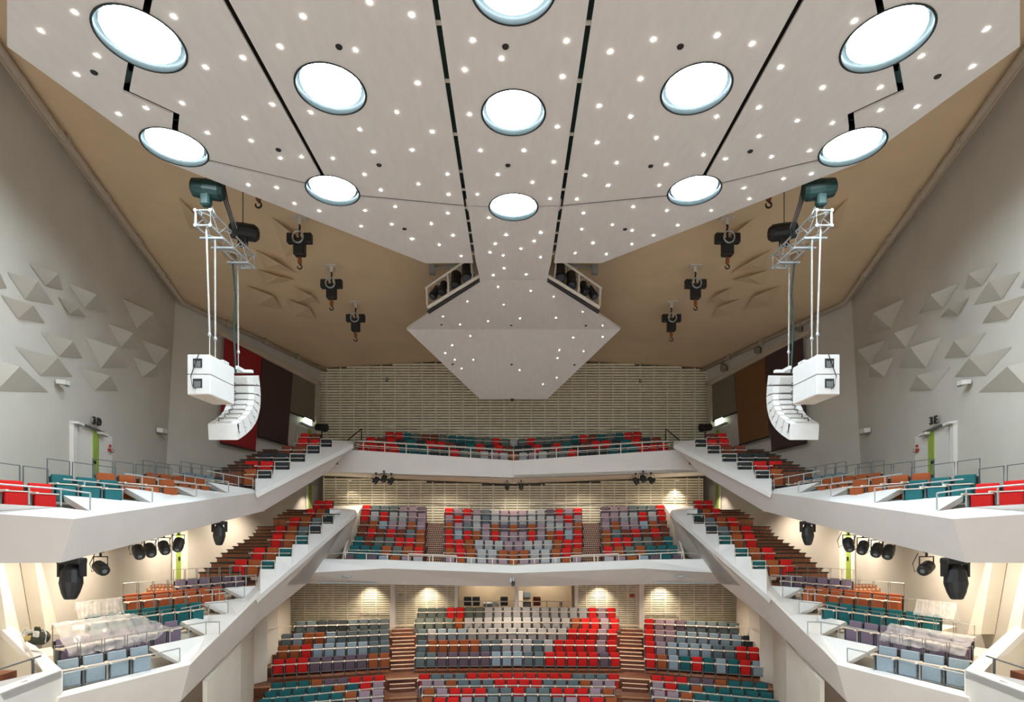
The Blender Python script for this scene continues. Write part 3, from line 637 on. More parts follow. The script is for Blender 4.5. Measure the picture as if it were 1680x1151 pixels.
    MB().box(S(s, H(-8.3, 17.2, 4.60)), (0.6, 0.12, 0.08)).box(S(s, H(-8.3, 17.05, 4.62)), (0.08, 0.45, 0.10)).build('flying_frame', 'speaker', ar)
    # hanging ropes
    for i, (a, b, lab) in enumerate(((S(s, H(-8.2, 14.97, h0-hw)), S(s, H(-8.14, 15.02, ht)), 'outer pale rope carrying the bass cabinets'), (S(s, H(-8.17, 15.35, h0-hw-0.1)), S(s, H(-8.17, 15.36, ht)), 'inner pale rope carrying the bass cabinets'), (S(s, H(-8.46, 17.2, h0-hw-0.05)), S(s, H(-8.44, 17.2, 4.64)), 'pale rope carrying the curved array'))):
        r = thing('suspension_rope', b, f'{lab} on the {sd}', 'rope', 'suspension ropes')
        MB().tube([a, b+UP*0.55], 0.024, 6).build('rope', 'rope', r)
        MB().tube([b+UP*0.55, b], 0.016, 6).build('rope_tail', 'rope', r)
        MB().lathe(b+UP*0.5, (0, 0, 1), [(0, 0.03), (0.05, 0.05), (0.1, 0.03)], 8).build('turnbuckle', 'alu', r)
    a, b = S(s, H(-8.42, 16.8, h0-hw-0.05)), S(s, H(-8.42, 17.0, 4.5))
    r = thing('power_cable', b, f'dark power cable dropping from the {sd} truss to the curved array', 'cable', 'array power cables')
    MB().tube([a, a.lerp(b, 0.3)+S(s, (0.06, 0, 0)), a.lerp(b, 0.6)+S(s, (-0.02, 0, 0)), b], 0.028, 6).build('drop', 'motor', r)
# ================================================================== SIDE TIERS: PARAPETS
UF = [P(-70, 838, 10.9), H(-9.02, 11.5, 0.05), H(-9.44, 20.5, 1.047), P(580, 728, 28.3)]            # upper fascia, top edge
UB = [P(-70, 924, 10.9), P(100, 922.5, 11.6), P(432, 838, 21.0), P(540, 773, 28.3)]                # upper fascia, bottom edge
LF = [P(98, 1144, 13.4), P(312, 1090, 16.4), P(430, 972, 20.8), P(583, 841, 28.4)]                 # lower fold
LB = [P(60, 1215, 13.4), P(296, 1150, 16.6), P(430, 1015, 21.0), P(503, 957, 25.6)]
def on(pl, px, py): return hit(px, py, *pl)
UB[2] = on(plane3(UF[1], UF[2], UB[1]), 432, 838); PUS = plane3(UF[2], UF[3], UB[2]); UB[3] = on(PUS, 540, 773); UB[0] = on(plane3(UF[0], UF[1], UB[1]), -70, 924)
LB[0] = on(plane3(LF[0], LF[1], LB[1]), 60, 1215); LB[2] = on(plane3(LF[1], LF[2], LB[1]), 430, 1015); PLS = plane3(LF[2], LF[3], LB[2]); LB[3] = on(PLS, 503, 957)
print('UB', [(round(v.x,2), round(v.y,2), round(v.z-CH,2)) for v in UB], 'LB', [(round(v.x,2), round(v.y,2), round(v.z-CH,2)) for v in LB])
def interp(line, px):        # point of a 3D polyline that projects to column px
    k = (px-CX)/F
    for a, b in zip(line, line[1:]):
        d = b-a; den = d.x-k*d.y
        if abs(den) > 1e-9:
            t = (k*a.y-a.x)/den
            if -1e-6 <= t <= 1+1e-6: return a+d*t
    return line[-1].copy() if px > CX+line[-1].x/line[-1].y*F else line[0].copy()
def quads(m, A, B, vec, s):
    for i in range(len(A)-1):
        m.prism([S(s, A[i]), S(s, A[i+1]), S(s, B[i+1]), S(s, B[i])], vec)
def loft_steps(m, steps, fold, s, th=-0.18):
    """white sheet between a stepped inner edge (px, py, Z) and the fold line"""
    inner = [P(*q) for q in steps]; outer = [interp(fold, q[0]) for q in steps]
    quads(m, inner, outer, (0.0, 0.12, th), s)
USTEP = [(419,808,21.6),(419,784.5,22.4),(446,784.5,22.4),(449,770,23.6),(475,770,23.6),(476.5,757,24.9),(500.5,757,24.9),(502,743.5,26.2),(524,743.5,26.2),(525.5,732.7,27.5),(544,732.7,27.5),(546,721.5,28.6),(579,723,29.8)]
LSTEP = [(420,960,22.3),(427,933,22.3),(451,933,22.3),(453,912.5,23.2),(478,912.5,23.2),(480,892.5,24.4),(505,892.5,24.4),(507,875,26.0),(527,875,26.0),(528.5,858.7,27.0),(547.5,858.7,27.0),(549,844,28.3),(558,844,28.3),(559,836,29.0),(583,836,29.8)]
UPATCH = [
  [(-70,822,10.6),(100,832,11.9),(148,838,12.15),(148,847.5,12.0),(121,851,11.5),(-70,838,10.9)],
  [(104,812,13.5),(201,819.5,14.9),(250,824.5,14.7),(250,832.5,14.4),(148,847.5,12.0),(148,838,12.15)],
  [(205,800,15.3),(284,809,17.0),(322,815,17.1),(322,822,16.34),(250,832.5,14.4),(250,824.5,14.7)],
  [(284,796,17.8),(337,803.5,19.4),(375,808.5,19.3),(375,814.5,18.4),(322,822,16.34),(322,815,17.1)],
  [(340,790,20.0),(415,802,21.7),(419,808,20.5),(375,814.5,18.4),(375,808.5,19.3)]]
LPATCH = [
  [(104,1133,13.7),(295,1086,16.5),(312,1090,16.4),(98,1144,13.4)],
  [(245,1060,16.1),(338,1041,18.3),(360,1041,17.95),(330,1071,16.9),(312,1090,16.4),(295,1086,16.5)],
  [(297,1019,18.2),(342,1009,19.6),(374,1006,19.8),(392,1009.5,19.15),(360,1041,17.95),(338,1041,18.3)],
  [(336,987.5,19.5),(371,984,20.8),(401,980,21.2),(412,989.6,19.99),(392,1009.5,19.15),(374,1006,19.8)],
  [(369,964,21.0),(420,960,22.3),(430,972,20.8),(412,989.6,19.99),(401,980,21.2)]]
def fan(m, q, s):
    k = q[1:]+q[:1]
    for i in range(1, len(k)-1): m.prism([k[0], k[i], k[i+1]], S(s, (-0.12, 0.12, -0.12)))
for s in (1, -1):
    sd = SIDE(s)
    t = struct('balcony', S(s, UF[1]), f'white upper side tier parapet and terraces on the {sd}')
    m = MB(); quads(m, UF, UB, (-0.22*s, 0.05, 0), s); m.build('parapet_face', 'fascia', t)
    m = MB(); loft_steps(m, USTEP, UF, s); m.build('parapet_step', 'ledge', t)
    m = MB()
    for p in UPATCH: fan(m, [S(s, P(*q)) for q in p], s)
    m.build('terrace_ledge', 'ledge', t)
    wl = [down(NW, H(0, 11.6, 0), -0.82), down(NW, H(0, 13.4, 0), -0.8), down(NW, A2, 0.2), down(RW, H(0, 30.5, 0), 2.4)]
    m = MB(); quads(m, [p+Vector((-0.05, 0.05, 0.02)) for p in UB], wl, (0, 0, 0.12), s); m.build('tier_soffit', 'lower', t)
    # ---- lower tier
    t = struct('balcony', S(s, LF[1]), f'white lower side tier parapet and terraces on the {sd}')
    m = MB(); quads(m, LF, LB, (-0.22*s, 0.08, 0.0), s); m.build('parapet_face', 'white', t)  # lighter paint than the upper face, stands in for missing bounce light
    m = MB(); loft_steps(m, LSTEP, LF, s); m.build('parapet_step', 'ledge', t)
    m = MB()
    for p in LPATCH: fan(m, [S(s, P(*q)) for q in p], s)
    m.build('terrace_ledge', 'ledge', t)
    m = MB(); q = lambda *a: S(s, P(*a))
    m.prism([q(101,1098,13.6), q(0,1136,11.8), q(-60,1160,11.0), q(-60,1138,11.1), q(0,1117,11.9), q(71,1101,13.2)], (0, 0, -0.2))
    m.prism([q(101,1098,13.6), q(74,1073,13.9), q(28.6,1033,14.6), q(-20,990,15.5), q(-40,1000,15.4), q(3,1033,14.5), q(49.5,1078,13.8), q(71,1101,13.2)], (0, 0, -0.2))
    m.build('corner_ledge', 'ledge', t)
    m = MB()
    m.prism([q(101,1098,13.6), q(103,1100,13.62), q(103,1240,13.62), q(101,1240,13.6)], (-0.2*s, 0, 0))
    m.prism([q(101,1100,13.6), q(0,1138,11.8), q(-60,1162,11.0), q(-60,1300,11.0), q(101,1300,13.6)], (-0.1*s, 0.15, 0))
    m.build('corner_face', 'white', t)  # same lightened paint in place of bounce light
    m = MB()
    m.prism([q(71,1101,13.2), q(49.5,1078,13.8), q(3,1033,14.5), q(-40,1000,15.4), q(-40,1200,15.4), q(71,1200,13.2)], (0.08*s, 0.1, 0))
    m.build('stairwell_wall', 'grey' if False else 'lower', t)
    MB().box(q(2, 1121, 12.6), (0.35, 0.4, 0.5)).box(q(14, 1127, 12.4), (0.5, 0.4, 0.2)).build('stair_tread', 'wood', t)
    r = thing('handrail', q(54, 1106, 13.2), f'dark steel handrail at the stairwell corner of the {sd} lower tier', 'handrail', 'stairwell handrails')
    MB().tube([q(-40, 1110, 12.2), q(67, 1075.5, 13.5)], 0.02, 6).build('top_bar', 'raildark', r)
    MB().tube([q(54, 1080, 13.3), q(54, 1108, 13.3)], 0.03, 6).build('post', 'raildark', r)
    # leaning pilasters and door under the upper tier
    for k, (a, b) in enumerate((((66, 915), (98, 1040)), ((4, 915), (34, 1040)))):
        m = MB(); wd = 10
        m.prism([onnw(s, a[0]-wd, a[1], 0.35), onnw(s, a[0], a[1], 0.35), onnw(s, b[0], b[1], 0.35), onnw(s, b[0]-wd*2.2, b[1], 0.35)], S(s, -nn*0.35))
        tag(m.build('pillar', 'lower'), kind='structure')
    d = struct('door_3', onrw(s, 293, 905, 0.0), 'pale lower tier door with a lime strip')
    for nm_, mt_, q_, dd in (('door_leaf', 'lower', ((283,862),(308,862),(308,962),(283,962)), 0.08), ('lime_strip', 'lime', ((290,862),(297,862),(297,955),(290,955)), 0.11), ('door_handle', 'black', ((293.6,913),(296,913),(296,919),(293.6,919)), 0.15)):
        MB().prism([onrw(s, x, y, dd) for x, y in q_], S(s, -rn*0.06)).build(nm_, mt_, d)
    d = struct('door_4', onrw(s, 532, 805, 0.0), 'pale door with a lime strip beside the rear balcony')
    MB().prism([onrw(s, x, y, 0.06) for x, y in ((503,795),(522,797),(522,835),(503,835))], S(s, -rn*0.05)).build('door_leaf', 'lower', d)
    MB().prism([onrw(s, x, y, 0.09) for x, y in ((506.5,795),(511,795.5),(511,835),(506.5,835))], S(s, -rn*0.05)).build('lime_strip', 'lime', d)

# ================================================================== REAR BALCONIES
def mir(line): return line + [S(-1, p) for p in line[::-1] if abs(p.x) > 1e-6]
t = struct('balcony', H(0, 31, 3.2), 'white upper rear balcony front, bent at the middle')
top = mir([P(545, 735.2, 29.8), P(CX, 755, 31.2)]); bot = mir([P(520, 772.8, 29.8), P(CX, 783, 31.2)])
m = MB(); quads(m, top, bot, (0, 0.25, 0), 1); m.build('parapet_face', 'fascia', t)
m = MB(); quads(m, bot, mir([H(-11.9, 34.4, 2.80), H(0, 34.4, 2.28)]), (0, 0, 0.15), 1); m.build('balcony_soffit', 'lower', t)
m = MB()
for i, (z, h) in enumerate(((31.9, 3.05), (32.6, 3.55), (33.6, 4.0))):
    m.prism(mir([H(-12.2, z-0.6-(0.9 if i == 0 else 0), h+0.35), H(0, z-0.2, h)])+[H(12.2, 35, h+0.35), H(-12.2, 35, h+0.35)], (0, 0, -0.3))
m.build('tier_step', 'wood', t)
t = struct('balcony', H(0, 26.5, -2.4), 'white lower rear balcony front with a folded face')
a1 = mir([P(500, 915, 26.6), P(563, 913, 26.6), P(CX, 927, 26.6)]); a2 = mir([P(500, 938.5, 26.1), P(631, 932, 26.0), P(CX, 939.7, 25.9)])
a2 = mir([P(495, 940, 26.0), P(631, 932, 25.9), P(CX, 939.7, 25.9)]); a1 = mir([P(495, 916, 26.6), P(631, 917.5, 26.6), P(CX, 927, 26.6)])
a3 = mir([P(495, 957, 26.6), P(631, 958, 26.6), P(CX, 962, 26.6)])
m = MB(); quads(m, a1, a2, (0, 0.2, -0.12), 1); m.build('parapet_slope', 'ledge', t)
m = MB(); quads(m, a2, a3, (0, 0.25, 0), 1); m.build('parapet_face', 'white', t)  # lighter than the upper front, brightness put into the paint
m = MB(); quads(m, a3, mir([H(-13.4, 33.9, -3.45), H(-5.5, 33.9, -3.45), H(0, 33.9, -3.45)]), (0, 0, 0.15), 1); m.build('balcony_soffit', 'lower', t)
# side cheeks beside the lower rear balcony (inner faces of the stair parapets)
for s in (1, -1):
    q = lambda *a: S(s, P(*a))
    m = MB(); m.prism([S(s, LF[3]), S(s, on(PLS, 572, 905)), S(s, on(PLS, 528, 925)), S(s, on(PLS, 503, 957)), S(s, on(PLS, 470, 960))], (-0.2*s, 0.08, 0)); m.build('parapet_cheek', 'white', t)
    m = MB(); m.prism([q(541, 836, 28.5), q(583, 836, 29.8), q(586, 842, 31.5), q(596, 828, 34.2), q(540, 830, 33)], (0, 0, -0.2)); m.build('landing_ledge', 'ledge', t)
    m = MB(); m.prism([q(596, 828, 34.2), q(586, 842, 31.5), q(566, 905, 28.4), q(563, 935, 27.0), q(600, 935, 34.2)], (-0.1*s, 0, 0)); m.build('inner_cheek', 'lower', t)
# surface fixtures under the fronts
for i, px in enumerate((568, 1117)):
    g = thing('soffit_vent', P(px, 946, 25.8), f'small oval fitting on the lower rear balcony face, {"left" if i == 0 else "right"} half', 'fitting', 'balcony face fittings')
    MB().lathe(P(px, 946, 26.12), (0, -1, 0), [(0, 0.24), (0.04, 0.22), (0.05, 0.1)], 14).build('cover', 'steel', g).scale = (1, 1, 0.3)
for i, (xa, xb) in enumerate(((521, 620), (1074, 1172))):
    MB_ = MB().prism([P(xa, 954, 26.3), P(xb, 956 if i == 0 else 956, 26.3), P(xb, 958, 26.3), P(xa, 956, 26.3)], (0, -0.0+0.05, 0))
    o = MB_.build('slot_grille', 'steel'); tag(o, f'long thin slot grille along the lower edge of the rear balcony, {"left" if i == 0 else "right"} end', 'grille', 'balcony slot grilles')
g = thing('surveillance_camera', P(842, 954, 25.7), 'small dark camera on the middle of the lower rear balcony front', 'camera')
MB().box(P(842, 957, 25.9), (0.16, 0.22, 0.22), bevel=0.03).build('camera_body', 'black', g)
MB().box(P(842, 950, 26.0), (0.06, 0.12, 0.2)).box(P(838, 951, 26.0), (0.1, 0.06, 0.2)).build('bracket', 'steel', g)
MB().lathe(P(842.5, 958.5, 25.78), (0, -1, -0.2), [(0, 0.06), (0.04, 0.05)], 10).build('lens', 'lens', g)

# ---- rails on the rear balconies
def rail(name, label, pts, posts, r=0.03, h=None, m_='rail', group=None, low=None, cat='handrail'):
    t = thing(name, pts[0], label, cat, group)
    MB().tube(pts, r, 6).build('top_bar', m_, t)
    if low: MB().tube(low, r*0.8, 6).build('lower_bar', m_, t)
    for a, b in posts: MB().tube([a, b], r*0.9, 6).build('post', m_, t)
    return t
tp = [P(586, 723, 30.2), P(CX, 739, 31.3), P(2*CX-586, 723, 30.2)]; lo = [P(586, 729.5, 30.2), P(CX, 746.5, 31.3), P(2*CX-586, 729.5, 30.2)]
ps = []
for k in range(-7, 8):
    px = CX+k*35.2; f_ = 1-abs(px-CX)/(CX-586); z = 30.2+1.1*f_
    ps.append((P(px, 723+16*f_, z), P(px, 738+17*f_, z)))
rail('balcony_rail', 'pale double bar rail along the upper rear balcony', tp, ps, 0.028, low=lo, m_='pale')
tp = [P(563, 905.5, 26.7), P(CX, 917.5, 26.7), P(2*CX-563, 905.5, 26.7)]
ps = []
for k in range(-8, 9):
    px = CX+k*34.5; f_ = 1-abs(px-CX)/(CX-563); ps.append((P(px, 905.5+12*f_, 26.7), P(px, 915+12*f_, 26.7)))
rail('balcony_rail', 'pale single bar rail along the lower rear balcony', tp, ps, 0.028, m_='pale')
for s in (1, -1):
    q = lambda *a: S(s, P(*a))
    rail('aisle_rail', f'raised pale rail before the {SIDE(s)} aisle of the lower rear balcony', [q(670, 923, 26.6), q(670, 908, 26.6), q(749, 911.5, 26.6), q(749, 926, 26.6)], [(q(710, 909.7, 26.6), q(710, 924, 26.6))], 0.03, m_='pale', group='aisle rails')
    rail('aisle_rail', f'low wire rail at the {SIDE(s)} end of the lower rear balcony', [q(529, 916, 26.7), q(529, 908, 26.7), q(563, 907, 26.7)], [], 0.02, m_='rail', group='end rails')
    rail('stair_rail', f'black sloping stair rail at the {SIDE(s)} end of the upper rear balcony', [q(570, 722, 31), q(593, 703, 32), q(593, 722, 32)], [], 0.03, m_='black', group='black stair rails')
    rail('stair_rail', f'thin bracketed wall rail above the {SIDE(s)} landing', [q(553, 814, 33.5), q(583, 815, 33.9)], [(q(556, 814, 33.6), q(556, 817, 34)), (q(578, 815, 33.8), q(578, 818, 34))], 0.04, m_='pale', group='wall rails')
    f = thing('follow_spot', q(528, 705, 31.5), f'black follow spot on a stand beside the {SIDE(s)} end of the upper rear balcony', 'spotlight', 'follow spots')
    c = q(528, 700, 31.5)
    MB().lathe(c+S(s, (-0.35, 0.0, 0)), S(s, (1, -0.3, -0.12)), [(0, 0.12), (0.08, 0.2), (0.5, 0.2), (0.62, 0.24), (0.72, 0.22)], 12).build('lamp_body', 'black', f)
    MB().tube([c-UP*0.1, c-UP*0.75], 0.04, 8).build('stand_pole', 'black', f)
    for a in range(3): MB().tube([c-UP*0.7, c+Vector((0.3*math.cos(a*2.1), 0.3*math.sin(a*2.1), -1.0))], 0.025, 6).build('stand_leg', 'black', f)
# ================================================================== SEATING: tiers, aisles, rows
def along(poly, n):
    L = [(b-a).length for a, b in zip(poly, poly[1:])]; T = sum(L); out = []
    for k in range(n):
        d = T*(k+0.5)/n; i = 0
        while d > L[i] and i < len(L)-1: d -= L[i]; i += 1
        out.append((poly[i]+(poly[i+1]-poly[i])*(d/L[i]), (poly[i+1]-poly[i]).normalized()))
    return out, T/n
SEATS = []
TOPH = 0.92
def row(colors, poly, where, frm):
    pts, pitch = along(poly, len(colors))
    for k, ((p, d), c) in enumerate(zip(pts, colors)):
        i = k+1 if frm != 'wall_r' else len(colors)-k
        f_ = 'the wall' if frm.startswith('wall') else 'left'
        SEATS.append((p-UP*TOPH, math.atan2(d.y, d.x), pitch/0.55, c, f'{FAB[c][0]} tip-up seat, {ORD[i]} from {f_}, {where}'))
def rad(p): v = Vector((p.x, p.y, 0)); return v.normalized()
def slab(m, line, f, b, th, drop=TOPH):
    A = [p-rad(p)*f-UP*drop for p in line]; B = [p+rad(p)*b-UP*drop for p in line]
    for i in range(len(A)-1): m.prism([A[i], A[i+1], B[i+1], B[i]], (0, 0, -th))
# ---- stalls
SZ = [32.7, 31.7, 30.7, 29.65, 28.6, 26.1, 25.3, 24.15, 23.3]
SY = [996, 1013.5, 1031, 1049.5, 1069.5, 1104.5, 1115, 1128.5, 1143.5]
SHT = [-(y-HY)/F*z for y, z in zip(SY, SZ)]
SX = [(685.5,1010.5),(681,1016),(684,1013),(684,1012),(681,1017.5),(686.7,1016),(690,1010.5),(693.7,1008),(689,1014)]
SC = ['KKKRRKKGGGGGGGGGGGRLR', 'KKKKOGGGGGGGGGGGORRLR', 'SGAAAGGGGGGGGGGRRRLR', 'SOOOOOSSGGGSGRRRRLR', 'SSPPPPPAAASSRRRRRPR', 'RSSSRRRRRRRRRSSSR', 'LLOSSSRRRRSSSOLL', 'OLRRRSSRSSRRRLO', 'ORRLSSSSSSSLRRO']
LX = {1:((484.5,1019),(639,1014.5)),2:((461,1040),(639,1032)),3:((455,1059.5),(640,1050)),4:((447,1081.6),(640,1070.5)),5:((444,1120),(633,1106.6)),6:((432.6,1135),(631,1117)),7:((423,1147),(631,1130.5)),8:((415,1163),(631,1145.5))}
RX = {1:((1057,1014.5),(1213,1021.5)),2:((1057,1031.7),(1237,1042.9)),3:((1057.6,1051),(1245.7,1061.5)),4:((1058.5,1071.6),(1253.4,1084.5)),5:((1067,1106.6),(1260,1120)),6:((1068.7,1118),(1269.7,1136.3)),7:((1071,1131.5),(1280,1149)),8:((1073,1146),(1288,1165))}
LC = {1:'SSNNNSSSS',2:'SAOOASSSSS',3:'OORAAAAASS',4:'RRRPPPPPOO',5:'TTTOPPRRR',6:'TTTTTOTRL',7:'TTTTTTOLL',8:'TTTTTTSSL'}
RC = {1:'RLLPSSSSS',2:'RLLAAAAAAN',3:'RLAAAASSRR',4:'ROATRTATRA',5:'RRRPPOTTT',6:'LRTOTTTTT',7:'LLOTTTTTT',8:'OTSTTTTTT'}
def ph(px, py, h): return P(px, py, -h*F/(py-HY))
RW_ = ['back row']+[o+'-from-back row' for o in ('second', 'third', 'fourth', 'fifth', 'sixth', 'seventh', 'eighth', 'ninth')]
ST = struct('floor', (0, 28, 0), 'wooden stalls tiers'); AIS = struct('floor', (0, 27, 1), 'wooden stalls aisle stairs')
lines = []
for j in range(9):
    c0, c1 = [P(x, SY[j]+0.8, SZ[j]) for x in SX[j]]; cm = P(CX, SY[j]-1.2, SZ[j]+0.15)
    row(SC[j], [c0, cm, c1], f'{RW_[j]}, stalls centre block', 'left')
    ln = [c0, cm, c1]
    if j >= 1:
        l = [ph(*q, SHT[j]) for q in LX[j]]; r = [ph(*q, SHT[j]) for q in RX[j]]
        row(LC[j], l, f'{RW_[j-1]}, stalls left block', 'left'); row(RC[j], r, f'{RW_[j-1]}, stalls right block', 'left')
        dl = (l[0]-l[1]).normalized(); dr = (r[1]-r[0]).normalized()
        ln = [l[0]+dl*(1.0 if j < 5 else 1.6)]+l+ln+r+[r[1]+dr*(1.0 if j < 5 else 1.6)]
        for a, b in ((l[1], c0), (r[0], c1)): lines.append((j, a, b))
    ln = [Vector((p.x, p.y, CH+SHT[j])) for p in ln]
    m = MB(); slab(m, ln, 0.62 if j != 4 else 1.5, 1.5, 0.9)
    m.build('tier', 'wood' , ST)
    m = MB(); slab(m, ln, 0.64 if j != 4 else 1.52, -0.45 if j != 4 else -1.3, 0.03, TOPH-0.012); m.build('tier_nosing', 'woodl', ST)
for j, a, b in lines:
    mid = (a+b)/2; up = SHT[j-1] if j > 0 else SHT[j]
    dh = SHT[j-1]-SHT[j]; n = 3 if dh > 0.3 else 1
    r_ = rad(mid); f0 = mid+r_*(SZ[j-1]-SZ[j])-r_*(0.62 if j-1 != 4 else 1.5)
    rot = Matrix.Rotation(math.atan2(-r_.x, r_.y), 3, 'Z')
    for k in range(1, n):
        top = CH+SHT[j-1]-TOPH-dh*k/n; c = f0-r_*(0.29*k-0.15)
        wd = 1.18
        tr = MB().box((c.x, c.y, top-0.3), (wd, 0.32, 0.6), rot).build('stair_tread', 'wood', AIS)
        e = c-r_*0.13; MB().box((e.x, e.y, top+0.004), (wd, 0.09, 0.02), rot).build('nosing', 'nosing', tr)
    if n == 3:
        e = f0+r_*0.02; MB().box((e.x, e.y, CH+SHT[j-1]-TOPH+0.01), (1.45, 0.09, 0.02), rot).build('nosing', 'nosing', AIS)
# white side walls of the stalls
for s in (1, -1):
    w_ = [(478,33.6),(476,32.0),(457,30.2),(455.5,28.8),(439,28.3),(438,26.7),(417,26.2),(414,24.0),(395,21.0),(340,18)]
    t = struct('wall_'+SIDE(s), S(s, H(-12, 26, -5)), 'white lower wall beside the stalls')
    for (xa, za), (xb, zb) in zip(w_, w_[1:]):
        a = H((xa-CX)/F*za, za, -9.0); b = H((xb-CX)/F*zb, zb, -9.0); ha, hb = [6.4 if z > 28 else {26.7: 5.6, 26.2: 5.4, 24.0: 5.0, 21.0: 4.5, 18: 3.9}[z] for z in (za, zb)]
        MB().prism([S(s, a), S(s, b), S(s, b+UP*hb), S(s, a+UP*ha)], (-0.15*s, 0, 0)).build('wall_panel', 'lower', t)
    r = [P(430, 1035, 27.0), P(456, 1028, 29.0), P(478, 1027, 30.2)]
    rail('wall_rail', f'thin pale rail above the white wall on the {SIDE(s)} of the stalls', [S(s, p) for p in r], [(S(s, r[1]), S(s, r[1]-UP*0.4))], 0.02, m_='pale', group='stalls wall rails')
# ---- lower rear balcony
BZ = [32.9, 32.1, 31.3, 30.5, 29.3, 28.1, 27.2]
BL = [((594,828),(700,831)),((592,838.5),(700,842)),((590,853.5),(699,856)),((586,866),(698,869)),((580.7,879.4),(698,882.5)),((573,893.6),(696,896.6)),((563.5,909),(695,913))]
BCY = [(833,837.5),(844.5,848),(856.5,860.5),(869,872.5),(883.5,887.5),(898.3,902.5),(914,917.5)]
BLC = ['RSSSLLP','RGRGGLL','BOALLOL','BRBRBSO','TBKKRRO','TTTOKOR','PTPAOLG']
BCC = ['RLRLSGLLLGGPRLR','LRLGSGGGGGGGLRL','OLSGLOPOPOLGGLO','RAROLRLLLRLORAR','RROGGGLLGGGORR','OROGGOOOGGORO','LOGGLLOLLGGOL']
BT = struct('floor', H(0, 30, -1), 'wooden tiers of the lower rear balcony'); BA = struct('floor', H(0, 30, -1), 'dotted aisle stairs of the lower rear balcony')
prev = None
for j in range(7):
    z = BZ[j]; l = [P(*q, z) for q in BL[j]]; r = [S(-1, p) for p in l[::-1]]
    c = [P(729.5, BCY[j][0], z), P(CX, BCY[j][1], z), P(2*CX-729.5, BCY[j][0], z)]
    row(BLC[j], l, f'{RW_[j]}, rear balcony left block', 'left'); row(BCC[j], c, f'{RW_[j]}, rear balcony centre block', 'left'); row(BLC[j][::-1], r, f'{RW_[j]}, rear balcony right block', 'left')
    ln = [l[0]-Vector((0.5, 0, 0))]+l+c+r+[r[1]+Vector((0.5, 0, 0))]
    m = MB(); slab(m, ln, 0.45, 1.3, 0.26); m.build('tier', 'wood', BT)
    for s in (1, -1):
        mid = (l[1]+c[0])/2
        if prev is not None:
            dh = prev[s].z-mid.z
            for k in range(0, 4):
                top = prev[s].z-TOPH-dh*k/4; y = prev[s].y-0.5-0.2*k+0.12
                tr = MB().box((S(s, mid).x, y, top-0.2), (0.98, 0.22, 0.4)).build('stair_tread', 'wood', BA)
                ns = MB()
                for q in range(9): ns.box((S(s, mid).x-0.42+0.105*q, y-0.10, top-0.01), (0.055, 0.035, 0.05))
                tag(ns.build('nosing_dots', 'nosing', tr), kind='stuff')
    prev = {1: mid, -1: mid}
# ---- upper rear balcony
row('RRTKBBKTTTKKRKGKRKKKKTRBTKTRR', [P(632,708,33.4), P(CX,720,34.2), P(1053,708,33.4)], 'back row, upper rear balcony', 'left')
row('RBRNTNRRBNTRNRBNNRNRTNBRRNTRNB', [P(600,716.5,32.2), P(CX,731.5,33.2), P(1085,716.5,32.2)], 'middle row, upper rear balcony', 'left')
row('RRRRTTTNNRKKGLGOGLGKKRNNNTTTRRR', [P(588,726.5,31.2), P(CX,743,32.3), P(1097,726.5,31.2)], 'front row, upper rear balcony', 'left')
for s in (1, -1):
    rail('wall_rail', f'thin pale wall rail behind the back row of the {SIDE(s)} upper rear balcony', [S(s, P(632, 699, 34.8)), S(s, P(806, 712, 34.9))], [], 0.025, m_='pale', group='slat wall rails')
    rail('wall_rail', f'thin pale wall rail behind the {SIDE(s)} half of the lower rear balcony', [S(s, P(640, 820, 34.1)), S(s, P(690, 822, 34.1)), S(s, P(820, 828, 34.1))], [], 0.025, m_='pale', group='slat wall rails')
# ---- side tiers
LOW = [('AAAA', (90,1084.5,14.0), (246,1057.5,15.8)), ('VVVVVVV', (89.5,1048.6,14.5), (293,1016.5,17.8)), ('TTTTTTT', (140,1008.6,16.5), (332.5,986,19.3)), ('EEEEEEE', (203,975,18.1), (366,961,20.8)), ('VVVPPP', (286,951,20.3), (397.5,942.5,22.3))]
LST = [('ROT', (384,917.5,22.7), (451,918,22.7)), ('ROT', (415,897.5,23.6), (479.5,897.5,23.6)), ('ROT', (445,876,24.9), (506,877,24.9)), ('ROSN', (450.8,862.5,26.6), (527,863.5,26.6)), ('ROSN', (475,848,27.8), (547,849,27.8)), ('ROT', (502.5,834,29.2), (550,835,29.2)), ('RR', (515,820.5,30.6), (547,820.5,30.6))]
UPR = [('RR', (-8,785,11.8), (88,795,12.9)), ('TTT', (80,776,13.4), (197,789.3,14.9)), ('OOOO', (155,774,14.9), (288,787.5,17.0)), ('OOOOO', (239.6,774,17.0), (338,786,19.6)), ('SSSNB', (301.5,773.4,19.5), (382,785,22.0))]
UST = [('BON', (376,768.5,23.0), (446,770,23.0)), ('RRN', (400,756,24.2), (476,756.5,24.2)), ('NNN', (426,743,25.5), (501,743.5,25.5)), ('BBN', (461,730.5,26.8), (525,731,26.8)), ('RRN', (488,720.5,28.1), (545,720.5,28.1)), ('RB', (492,710.5,29.4), (527,711,29.4))]
USTA = [(410,510),(475,485),(530,460),(590,430),(645,410),(700,375),(750,360),(800,340),(850,320)]
LSTA = [(45,830),(100,790),(160,735),(215,685),(265,640),(320,605),(380,575),(425,545),(485,510),(535,478),(575,445),(600,412),(615,378),(775,300),(815,262),(865,240),(905,215)]
TERR = ['first terrace row', 'second terrace row', 'third terrace row', 'fourth terrace row', 'fifth terrace row']
